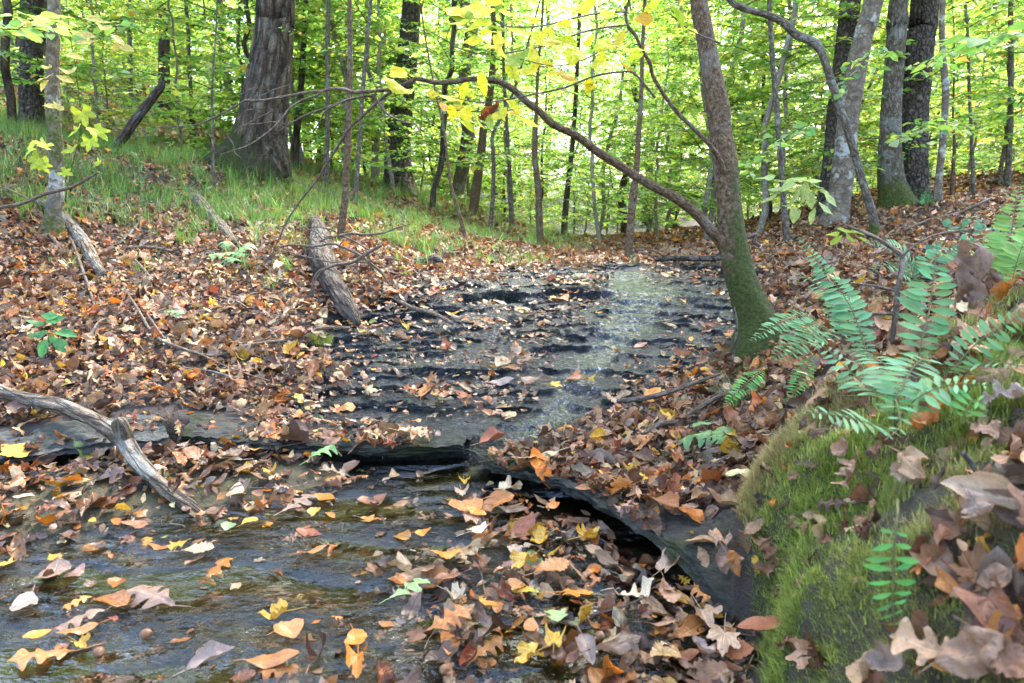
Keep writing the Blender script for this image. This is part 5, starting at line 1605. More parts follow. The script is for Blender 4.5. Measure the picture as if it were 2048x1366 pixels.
fern('yellow-tinged fern clump at the right edge below the leaf bank crest', (2020, 600), [
    ([(2010, 580, 2.2), (2015, 520, 2.2), (2025, 450, 2.2), (2040, 370, 2.2)], 44, 22, (.9, .3)),
    ([(2020, 580, 2.1), (2035, 520, 2.1), (2060, 450, 2.1)], 44, 18, (.9, .3)),
    ([(2010, 580, 2.2), (1990, 530, 2.25), (1960, 510, 2.3), (1920, 500, 2.3)], 34, 18, (.5, .9)),
    ([(2005, 580, 2.2), (2000, 545, 2.2), (1985, 500, 2.3), (1975, 470, 2.35)], 30, 16, (.8, .5))], rgb=(.13, .22, .06), seed=9)
_hf = min(float(G(a_, b_)[1]) for a_ in (1740, 1790, 1840) for b_ in (1060, 1150, 1250)) - .05
fern('small bright green fern hanging down the face of the moss bank', (1796, 1040), [
    ([(1795, 1030, _hf + .01), (1791, 1060, _hf), (1788, 1120, _hf - .005), (1786, 1190, _hf - .005), (1789, 1258, _hf)], 60, 9, (1., .15), [G(1796, 1008), W(1795, 1000, _hf + .12), W(1795, 1030, _hf + .01)])], rgb=(.075, .20, .050), seed=10)
fern('young light green fern leaf above the moss in front of the wide fern', (1945, 850), [
    ([(1925, 845, .95), (1935, 815, .95), (1950, 800, .95), (1975, 812, .94)], 40, 6, (.7, .6))], rgb=(.09, .20, .05), seed=11)
fern('low narrow fern frond lying on the litter by the sedge tuft', (1500, 740), [
    ([(1535, 735, 2.3), (1510, 752, 2.25), (1480, 778, 2.2), (1446, 815, 2.15)], 24, 20, (.5, .9)),
    ([(1625, 700, 2.2), (1615, 730, 2.15), (1595, 770, 2.1), (1572, 812, 2.05)], 22, 18, (.6, .8))], rgb=(.070, .190, .045), seed=12)
fern('small fern tuft at the foot of the plated trunk', (1852, 425), [
    ([(1852, 420, 7.4), (1850, 400, 7.4), (1842, 385, 7.4)], 12, 12, (.7, .6)), ([(1854, 420, 7.4), (1858, 400, 7.4), (1866, 390, 7.4)], 12, 12, (.7, .6)), ([(1853, 420, 7.4), (1853, 395, 7.4), (1855, 375, 7.4)], 11, 12, (.9, .4))], rgb=(.06, .16, .05), seed=13)

# ------------------------------------------------------------------ sedge tuft, seedlings, leafy shoots
def sedge(label, px, py, n, L, seed, rgb=(.09, .20, .04)):
    r = np.random.default_rng(seed)
    b = G(px, py); b[2] = top_z(b[0:1], b[1:2])[0]
    mb = MB()
    a = r.uniform(0, 2 * PI, n); d = np.stack([np.cos(a), np.sin(a), 0 * a], -1)
    blades(mb, d * r.uniform(0, .02, (n, 1)), d, r.uniform(.5, 1., n) * L, np.full(n, .0018), r.uniform(.5, 1.25, n), np.array(rgb) * np.exp(r.normal(0, .25, (n, 1))), 6)
    o = mb.obj('sedge_tuft', M_GRASS); o.location = [float(c) for c in b]
    tag(o, label, 'grass tuft')
sedge('arching green sedge tuft on the litter below the leaning tree', 1468, 815, 46, .20, 1)
sedge('small dark sedge tuft behind the arching fern', 1650, 560, 30, .16, 2)
sedge('little grass tuft among the leaves above the black wet rock', 850, 498, 34, .2, 3)

def shoot(label, base, stem, leaves, rgb, seed, kind='beech', up=.55, name='seedling', cat='seedling', face=.6, mat=None, var=None):
    """a small plant: stem through photo spots, leaves = (px, py, Y, length px, turn)"""
    r = np.random.default_rng(seed)
    b3 = W(*base)
    root = thing(name, label, cat, b3)
    P = smooth_path(np.array([W(*p) for p in stem]) - b3, 20)
    V, F, U = tube(P, np.linspace(.003, .0014, 20), 6)
    MB().add(V, F, None, U).obj('stem', M_BARK['twig'], root)
    fwd = np.array([0, CP, -SP]); rt = np.array([1., 0, 0]); upv = np.array([0, SP, CP])
    mb = MB()
    for i, (px, py, Y, lp_, ang) in enumerate(leaves):
        a = math.radians(ang)
        ax = rt * math.cos(a) - upv * math.sin(a) + fwd * r.normal(0, .3); ax /= np.linalg.norm(ax)
        nr = -fwd * face * r.uniform(.6, 1.3) + np.array([0, 0, 1.]) * up + rt * r.normal(0, .25)
        x = np.cross(ax, nr); x /= np.linalg.norm(x); R = np.stack([x, ax, np.cross(x, ax)], -1)
        V, F, U = TM[kind, 0][var if var is not None else i % 3]
        c = np.array(rgb) * math.exp(r.normal(0, .14))
        mb.add((R @ (V * lp_ * Y / FX).T).T + W(px, py, Y) - b3, F, np.tile([*c, .2], (len(V), 1)), U)
    mb.obj('leaves', mat or M_VEINED, root)
    return root
Yq = float(G(105, 705)[1]) - .03
shoot('green seedling with broad dark leaves in the litter near the left edge', (95, 720, Yq), [(95, 722, Yq), (96, 690, Yq), (98, 665, Yq)],
      [(75, 668, Yq, 44, 170), (112, 640, Yq, 40, -15), (130, 668, Yq, 48, 10), (92, 685, Yq, 42, 140), (122, 690, Yq - .05, 44, 40), (86, 698, Yq - .05, 40, 110), (70, 645, Yq + .05, 34, 200), (100, 632, Yq, 34, 5)], (.07, .20, .06), 1)
Yq = float(G(70, 380)[1]) - .2
shoot('yellow-green maple shoot with jagged leaves beside the mottled slim trunk', (130, 400, 4.2), [(130, 400, 4.2), (145, 330, 4.2), (160, 270, 4.15)],
      [(165, 230, 4.1, 58, 70), (150, 262, 4.1, 50, 160), (195, 262, 4.1, 54, 40), (178, 285, 4.05, 46, 90), (140, 300, 4.1, 44, 170), (60, 300, 4.1, 54, 150), (75, 322, 4.05, 50, 110), (88, 290, 4.1, 44, 200), (85, 330, 4.1, 40, 60), (195, 325, 4.1, 30, 120), (130, 345, 4.1, 34, 20)], (.36, .42, .03), 2, 'maple', name='maple_shoot', cat='maple shoot')
shoot('shoot with drooping cream-yellow leaves in front of the mottled slim trunk, top left', (160, 215, 4.0), [(160, 215, 4.0), (152, 140, 4.0), (140, 70, 4.0), (132, 0, 4.0)],
      [(95, 135, 3.9, 34, 190), (90, 155, 3.9, 36, 150), (88, 170, 3.9, 30, 110), (140, 142, 3.9, 42, 0), (130, 158, 3.9, 36, 20), (185, 38, 3.9, 46, 10), (210, 55, 3.9, 40, 15), (172, 84, 3.9, 44, 170), (235, 78, 3.9, 36, 40), (232, 98, 3.9, 44, 80), (250, 95, 3.9, 36, 20), (100, 212, 3.9, 34, 10), (118, 214, 3.9, 30, 40), (170, 70, 3.9, 40, 5), (145, 112, 3.9, 44, 10)], (.50, .40, .10), 3, 'hickory', name='leafy_shoot', cat='shoot')
Yq = 5.2
shoot('leafy shoot with pale leaves at the foot of the thin lichen-covered sapling', (1600, 480, 5.3), [(1600, 480, 5.3), (1596, 420, 5.25), (1600, 370, 5.2)],
      [(x, y, 5.2 + .1 * math.sin(x), l, a) for x, y, l, a in [(1530, 355, 46, 170), (1560, 362, 52, 180), (1590, 362, 48, 0), (1620, 360, 50, 5), (1550, 380, 40, 160), (1575, 375, 44, 150), (1608, 385, 46, 95), (1632, 372, 40, 20), (1645, 385, 38, 35), (1588, 395, 40, 120), (1540, 398, 36, 150), (1618, 398, 44, 80), (1570, 410, 34, 170), (1660, 400, 40, 60), (1590, 430, 42, 110), (1625, 432, 36, 100), (1650, 418, 38, 40)]], (.34, .40, .12), 4, up=1.0, face=.35, name='leafy_shoot', cat='shoot')
shoot('low yellow-green leafy shoot on the right bank in front of the elbow-bent tree', (1690, 500, 4.9), [(1690, 505, 4.9), (1688, 480, 4.9), (1692, 462, 4.9)],
      [(1665, 468, 4.85, 34, 170), (1690, 462, 4.85, 32, 200), (1715, 466, 4.85, 36, 5), (1700, 475, 4.8, 30, 60), (1672, 482, 4.8, 30, 140), (1725, 480, 4.8, 28, 30)], (.30, .38, .03), 5, up=1.0, face=.5, name='leafy_shoot', cat='shoot')
r_ = np.random.default_rng(44)
for k, (cx, cy) in enumerate([(1895, 520), (1960, 505), (1930, 470), (1860, 560), (1990, 480)]):
    g3 = G(cx, cy); Yq = g3[1]
    where = ['near the middle of the right bank', 'right of the withered curled frond', 'below the pale slender stem', 'just above the upright frond tip', 'nearest the right edge of the bank'][k]
    shoot('low blue-green herb with small round leaves ' + where, (cx, cy, Yq), [(cx, cy, Yq), (cx + 3, cy - 14, Yq)],
          [(cx + r_.uniform(-38, 38), cy - r_.uniform(4, 30), Yq + r_.uniform(-.1, .1), r_.uniform(13, 21), r_.uniform(0, 360)) for _ in range(22)], (.10, .22, .11), 50 + k, 'elm', up=1.0, face=.5, name='herb', cat='herb')
# green leaf sprays of near saplings that reach over the trunks on the right
for k, (bx, by, tx, ty, Y, pal, lab) in enumerate([(1760, 90, 1690, 160, 6.4, 'green', 'leafy twig with green leaves crossing the dark upright trunk'), (1990, 60, 1850, 130, 5.5, 'green', 'leafy green twig hanging in front of the plated trunk'),
                                                (2080, 90, 1930, 40, 4.2, 'green', 'broad-leaved green spray at the upper right corner'), (1640, 250, 1500, 290, 6.0, 'green', 'leafy spray just right of the mossy leaning tree'),
                                                (1900, 240, 1800, 270, 6.3, 'lime', 'lime leaf spray across the foot of the joined pair'), (-20, 60, 120, 25, 4.4, 'lime', 'lime leaf spray at the top left corner'), (300, 60, 170, 30, 6.0, 'lime', 'lime leaf spray left of the brown furrowed trunk')]):
    r = np.random.default_rng(90 + k)
    b3 = W(bx, by, Y + .4)
    d = W(tx, ty, Y - .1) - b3
    root = thing('leafy_twig', lab, 'leafy twig', b3)
    wood, lv = MB(), MB()
    spray(np.zeros(3), d, np.linalg.norm(d) * 1.15, r, wood, lv, leaf=.085 if Y > 5 else .10, hi=True, pal=pal, gap=.055, rad=.005)
    wood.obj('twig', M_BARK['twig'], root); lv.obj('leaves', M_FOL, root)

# ------------------------------------------------------------------ fallen wood
def log(name, label, pts, kind, cat, seg=20, n=60, bump=.16, bs=8, seed=1, furrow=None, moss=None, extra=(), absY=True, cap=True):
    """pts: (px, py, width px, Y) or with Y None to lie on the ground"""
    Q = []
    for p in pts:
        x, y, wd = p[:3]
        if len(p) > 3 and p[3] is not None:
            q = W(x, y, p[3])
        else:
            q = G(x, y, .012); q[2] += (p[4] if len(p) > 4 else .022 + .016 * (len(Q) % 2))
        dep = q[1] * CP - (q[2] - CAM_Z) * SP
        Q.append([*q, wd * (.64 if name in ('dead_branch', 'twig', 'stick') else .5) * dep / FX])
    S = smooth_path(np.array(Q), n)
    o3 = S[0, :3].copy()
    P = S[:, :3] - o3
    V, F, U, C = stem_mesh(P, np.maximum(S[:, 3], .0012), kind, seg, bump, bs, seed, moss, furrow)
    mb = MB().add(V, F, C, U)
    if not extra:
        o = mb.obj(name, M_BARK[kind]); o.location = [float(c) for c in o3]
        return tag(o, label, cat)
    root = thing(name, label, cat, o3)
    mb.obj('main_stem', M_BARK[kind], root)
    for e in extra:
        Q = []
        for (x, y, wd, Y) in e:
            q = W(x, y, Y) if Y is not None else G(x, y, .012)
            dep = q[1] * CP - (q[2] - CAM_Z) * SP
            Q.append([*q, wd * .5 * dep / FX])
        S = smooth_path(np.array(Q), 30)
        V, F, U, C = stem_mesh(S[:, :3] - o3, np.maximum(S[:, 3], .001), kind, max(6, seg // 2), bump, bs, seed + 3, moss, None)
        MB().add(V, F, C, U).obj('side_branch', M_BARK[kind], root)
    return root

Yp = ZP(404, 1024, 0)[1]
log('branch', 'thick crooked grey branch leaning from the left bank down into the pool',
    [(-60, 752, 26, 2.62), (0, 782, 27, 2.5), (60, 800, 28, 2.42), (120, 812, 30, 2.34), (180, 836, 29, 2.26), (225, 862, 35, 2.19), (250, 885, 34, 2.14), (270, 915, 33, 2.09), (300, 950, 32, 2.02), (340, 985, 30, 1.95), (380, 1012, 27, Yp + .02), (408, 1032, 20, Yp)], 'dead', 'branch',
    seg=44, n=150, bump=.13, bs=7, seed=3, furrow=(12, .05), extra=[[(250, 880, 36, 2.14), (243, 858, 33, 2.13), (237, 842, 28, 2.12), (234, 836, 10, 2.12)]])
log('log', 'rotten barkless log end pointing down at the rock, propped on the left bank',
    [(630, 450, 20, None, .04), (640, 482, 32, None, .06), (640, 515, 42, None, .07), (648, 550, 46, None, .07), (664, 588, 44, None, .07), (686, 622, 38, None, .06), (703, 644, 30, None, .05), (716, 660, 10, None, .03)], 'rotten', 'log', seg=48, n=110, bump=.40, bs=7, seed=4, furrow=(10, .08))
log('log', 'half-buried grey log running down through the grass below the massive trunk',
    [(378, 384, 22, 6.9), (400, 412, 24, None), (425, 440, 24, None), (448, 468, 22, None), (470, 492, 12, None)], 'dead', 'log', seg=24, n=70, seed=5, furrow=(8, .08))
log('log', 'bleached grey log beside the foot of the mottled slim trunk',
    [(70, 405, 14, None), (112, 432, 22, None), (145, 462, 25, None), (170, 500, 25, None), (190, 535, 24, None), (208, 562, 14, None)], 'dead', 'log', seg=24, n=80, seed=6, furrow=(8, .08))
log('snag', 'dark dead broken stem leaning up to the right on the grassy bank',
    [(218, 312, 15, 8.0), (250, 270, 17, 8.0), (280, 228, 17, 8.0), (305, 196, 16, 8.0), (322, 174, 13, 8.0), (331, 162, 3, 8.0)], 'rotten', 'dead stem', seg=24, n=70, seed=7, furrow=(8, .10))
log('log', 'long thin log lying across the slope behind the grass from the massive trunk',
    [(480, 346, 14, None), (560, 360, 14, None), (600, 374, 16, None), (690, 404, 16, None), (760, 424, 14, None), (830, 440, 12, None), (880, 448, 6, None)], 'dead', 'log', seg=16, n=80, seed=8, furrow=(8, .08))
log('rock_chunk', 'black wet rock poking out of the leaves at the top left of the cascade',
    [(818, 533, 8, 5.15), (832, 527, 22, 5.15), (852, 524, 26, 5.15), (872, 523, 28, 5.15), (884, 526, 20, 5.15)], 'plated', 'rock', seg=12, n=30, bump=.3, bs=14, seed=9)
log('branch', 'black fallen branch lying along the top lip of the cascade',
    [(1310, 520, 8, 5.3), (1350, 516, 11, 5.3), (1400, 517, 12, 5.3), (1450, 515, 11, 5.25), (1500, 512, 7, 5.2)], 'plated', 'branch', seg=12, n=50, seed=10,
    extra=[[(1420, 517, 6, 5.3), (1455, 500, 5, 5.3), (1490, 488, 4, 5.3), (1508, 480, 3, 5.3)], [(1330, 514, 4, 5.3), (1300, 500, 3, 5.3), (1260, 505, 2, 5.3)]])
log('dead_branch', 'bare hooked branch stub sticking out right of the leaning tree',
    [(1480, 478, 6, 3.6), (1500, 472, 6, 3.6), (1512, 470, 6, 3.6), (1508, 484, 6, 3.6), (1520, 492, 5, 3.6)], 'twig', 'branch', seg=8, n=40, seed=11)

# the tangle of grey sticks lying over the rotten log
z2 = lambda L, Y: [(560 + x / 5.253, 420 + y / 5.253, w, Y) for x, y, w in L]
log('dead_branch', 'tangle of bare forking grey sticks arching over the rotten log', z2([(1065, 370, 5), (960, 430, 5), (850, 500, 5), (740, 555, 5), (600, 575, 5), (500, 605, 4.5), (400, 660, 4.5), (345, 760, 4), (360, 890, 3.6), (450, 1010, 3.4), (560, 1130, 3), (690, 1250, 2)], 3.85), 'twig', 'branch', seg=8, n=80, seed=12,
    extra=[z2([(820, 540, 3), (810, 640, 3), (850, 730, 3), (860, 860, 2)], 3.85), z2([(500, 605, 3), (420, 660, 3), (350, 780, 2.6), (290, 900, 2.4), (140, 1075, 1.6)], 3.8), z2([(740, 545, 4), (550, 545, 3.6), (350, 510, 3.4), (200, 475, 3), (80, 435, 2)], 4.),
           z2([(740, 550, 3), (900, 545, 3), (1000, 515, 2.6), (1180, 510, 2.4), (1280, 540, 2), (1400, 565, 1.2)], 4.), z2([(350, 920, 2), (310, 960, 2), (300, 1020, 1.4)], 3.8)])
log('dead_branch', 'bare grey branch reaching right from the dark wavy stem, above the log', z2([(620, 270, 5), (680, 265, 5), (740, 248, 4.6), (860, 258, 4), (980, 255, 3.6), (1090, 240, 3), (1220, 190, 2.4), (1360, 150, 1.4)], 4.6), 'twig', 'branch', seg=8, n=60, seed=13,
    extra=[z2([(670, 275, 4), (800, 340, 4), (900, 400, 3.6), (1000, 455, 3), (1090, 510, 2)], 4.5), z2([(600, 270, 3.4), (470, 285, 3.2), (420, 270, 3), (380, 230, 2.6), (260, 185, 2.4), (130, 60, 1.4)], 4.6), z2([(600, 275, 3), (440, 315, 3), (370, 360, 2.4), (330, 440, 1.4)], 4.5), z2([(590, 230, 2.6), (500, 195, 2.6), (300, 175, 2.4), (200, 195, 2), (0, 195, 1.4)], 4.7)])
log('dead_branch', 'long thin grey branch sloping down to the right onto the wet rock', z2([(0, 390, 3), (120, 368, 3), (380, 382, 3.4), (540, 352, 3.6), (660, 390, 4), (830, 470, 4), (960, 570, 4), (1060, 650, 4), (1140, 770, 3)], 4.1), 'twig', 'branch', seg=8, n=70, seed=14,
    extra=[z2([(940, 530, 3), (1100, 580, 2.6), (1240, 580, 2.2), (1350, 560, 1.4)], 4.1)])
log('stick', 'straight grey stick lying on the wet rock right of the rotten log', [(735, 580, 5, None), (770, 598, 6, None), (820, 622, 7, None), (865, 640, 7, None), (905, 655, 6, None)], 'twig', 'stick', seg=8, n=40, seed=15)
STK = [
    ('long thin arched twig curving over the litter to the rotten log', [(250, 585, 3, None), (275, 630, 4, None), (310, 680, 5, None), (360, 712, 5, None), (430, 722, 5.5, None), (500, 706, 6, None), (580, 688, 6, None), (640, 672, 6, None), (700, 664, 5, None)], []),
    ('thin twig fork crossing under the arched twig', [(268, 595, 3, None), (300, 650, 3.4, None), (340, 695, 3.4, None), (400, 725, 3.4, None), (470, 750, 3, None), (560, 785, 2, None)], []),
    ('bare twig lying along the grass edge at the far left', [(-20, 418, 5, 4.4), (40, 408, 5.5, 4.4), (90, 388, 5.5, 4.4), (140, 375, 5, 4.4), (180, 355, 4, 4.4), (195, 345, 2.5, 4.4)], [[(60, 400, 3, 4.4), (20, 380, 2.5, 4.4), (-15, 372, 2, 4.4)]]),
    ('upright thin twig leaning on the litter below the bleached log', [(140, 478, 4, None), (152, 510, 4, None), (165, 545, 4.5, None), (180, 590, 4, None), (190, 620, 3, None)], []),
    ('dark stick slanting over the brown leaves right of the yellow spout leaves', [(1235, 802, 7, 2.7), (1290, 796, 8, 2.65), (1340, 783, 8, 2.63), (1390, 765, 7, 2.62), (1440, 748, 5, 2.62)], []),
    ('grey stick pointing up to the sedge tuft', [(1370, 835, 7, 2.42), (1400, 815, 8, 2.42), (1440, 792, 7, 2.42), (1475, 775, 5, 2.42)], []),
    ('short broken stick among the leaves on the slab', [(1290, 880, 9, None), (1320, 868, 10, None), (1355, 856, 9, None)], []),
    ('bent bare twig standing in the ferns on the right', [(1780, 690, 9, 1.62), (1790, 640, 9, 1.62), (1795, 585, 9, 1.62), (1805, 520, 8, 1.64), (1790, 500, 7, 1.66), (1740, 470, 6, 1.7), (1690, 450, 4, 1.75)], [[(1795, 583, 6, 1.62), (1750, 572, 5, 1.65), (1700, 566, 3, 1.68)], [(1788, 628, 7, 1.62), (1740, 628, 6, 1.62), (1680, 629, 5, 1.62)], [(1805, 512, 5, 1.64), (1830, 490, 4.5, 1.64), (1870, 470, 4, 1.66), (1940, 458, 3, 1.7)]]),
    ('thin pale stem rising from the slab in front of the leaning tree', [(1462, 735, 5, 2.75), (1470, 690, 4.5, 2.75), (1474, 650, 4, 2.75), (1468, 615, 3, 2.75)], []),
    ('thin vertical root dangling over the dark undercut left of the spout', [(757, 845, 2, 2.3), (758, 875, 2.4, 2.3), (764, 900, 2.4, 2.3), (766, 918, 2, 2.3)], []),
    ('brown twig in the litter just left of the ledge leaves', [(350, 900, 5, 2.3), (362, 870, 5, 2.3), (366, 850, 4, 2.3)], []),
    ('long thin dark stick half sunk among leaves in the lower right pool', [(1180, 1232, 4, 1.33), (1240, 1215, 4, 1.34), (1300, 1190, 3, 1.36)], []),
    ('curved tan twig hanging on the mossy slab edge', [(1410, 1040, 5, 1.75), (1440, 1022, 5, 1.75), (1470, 1000, 5, 1.77), (1495, 985, 4, 1.78)], []),
    ('dark twig standing in the moss under the small hanging fern', [(1770, 1210, 6, .96), (1790, 1260, 6.5, .94), (1812, 1310, 7, .92), (1830, 1345, 5, .91)], []),
    ('pale twig pointing down in the moss at the right edge', [(1925, 905, 9, .90), (1945, 930, 8, .90), (1962, 965, 6, .90)], []),
    ('long twig lying on the leaf bank in front of the joined pair of trunks', [(1780, 478, 4, None), (1850, 452, 5, None), (1920, 430, 5, None), (1980, 405, 4, None), (2040, 375, 3, None)], []),
    ('long grey twig slanting down through the litter above the seedling', [(164, 380, 4, None), (213, 422, 4, None), (263, 458, 3, None)], []),
    ('crooked pale twig lying where the grass meets the litter on the left', [(282, 445, 4, None), (263, 475, 5, None), (236, 494, 4, None), (213, 502, 3, None)], []),
    ('short grey twig just below the foot of the mottled slim trunk', [(85, 470, 4, None), (105, 486, 5, None), (124, 508, 4, None)], []),
    ('thin dark twig right of the bleached log, pointing down the slope', [(266, 521, 3, None), (289, 551, 4, None), (316, 582, 3, None)], []),
    ('bent twig in the brown leaves right of the green seedling', [(172, 704, 3, None), (198, 662, 4, None), (230, 644, 3, None)], []),
    ('straight thin twig on the litter under the green oak cluster', [(438, 601, 3, None), (475, 618, 4, None), (512, 636, 3, None)], []),
    ('level dark stick left of the green oak cluster', [(250, 503, 4, None), (305, 506, 5, None), (358, 512, 4, None)], []),
    ('long pale twig across the litter above the dry shelf', [(330, 742, 3, None), (420, 760, 4, None), (500, 775, 4, None), (565, 790, 3, None)], []),
    ('forked grey twig on the right bank below the elbow-bent tree', [(1700, 520, 4, None), (1650, 540, 5, None), (1600, 548, 4, None)], []),
    ('stick lying among the leaves on the slab above the bare patch', [(1400, 965, 5, None), (1450, 940, 6, None), (1500, 925, 5, None)], []),
]
for i, (lab, pts, ex) in enumerate(STK):
    log('twig', lab, pts, 'twig' if 'pale' not in lab else 'grey', 'twig', seg=8, n=50, seed=70 + i, bump=.12, bs=25, extra=ex)

# ------------------------------------------------------------------ acorns
def acorn_mesh(cap):
    a = np.linspace(0, 2 * PI, 16, endpoint=False)
    zz = np.array([-.5, -.47, -.38, -.2, .02, .22, .38, .47, .53, .58]); rr = np.array([.05, .2, .33, .43, .46, .42, .30, .17, .05, .015])
    V = np.stack([rr[:, None] * np.cos(a), rr[:, None] * np.sin(a), zz[:, None] + 0 * a[None]], -1).reshape(-1, 3)
    C = np.zeros((len(V), 4)); C[:, :3] = np.where(V[:, 2:3] < -.36, [[.30, .20, .12]], [[.16, .075, .032]]); C[:, 3] = .6
    return V, grid_faces(10, 16, True), C
AC = [(1141, 1179, 'beside the orange leaf in mid pool'), (944, 1225, 'touching the cream maple leaf'), (1106, 1239, 'left of the bright orange-red leaf'), (1199, 1274, 'left one of the pair near the dark sunken leaves'), (1219, 1270, 'right one of the pair near the dark sunken leaves'), (890, 1340, 'at the bottom edge, mid pool'),
      (292, 1268, 'alone in open water at lower left'), (116, 1122, 'among leaves on the mossy left shore'), (405, 1306, 'alone in open water left of the grey leaf'), (1068, 1140, 'under the golden maple leaves'), (1250, 1265, 'by the curled cream leaf'), (198, 1305, 'half sunk near the orange strip leaf')]
for i, (x, y, w) in enumerate(AC):
    V, F, C = acorn_mesh(False)
    C = C.copy(); C[:, :3] *= random.uniform(.8, 1.3)
    o = MB().add(V * .024, F, C).obj('acorn', M_LEAF)
    p = ZP(x, y, .012); o.location = [float(c) for c in p]
    o.rotation_euler = (random.uniform(1.0, 2.1), random.uniform(-.4, .4), random.uniform(0, 6.28))
    tag(o, 'brown acorn ' + w, 'acorn', 'acorns in and by the pool')
# ------------------------------------------------------------------ leaves picked out one by one
ADJ = dict(pk='pinkish brown', gr='greyish brown', gd='golden yellow', br='brown', ob='orange brown', og='bright orange', tn='tan', cr='pale cream', dk='dark brown', ru='rusty red', gn='pale green')
KN = dict(b='beech', e='elm', h='hickory', o='oak', c='chestnut oak', m='maple', t='tulip')
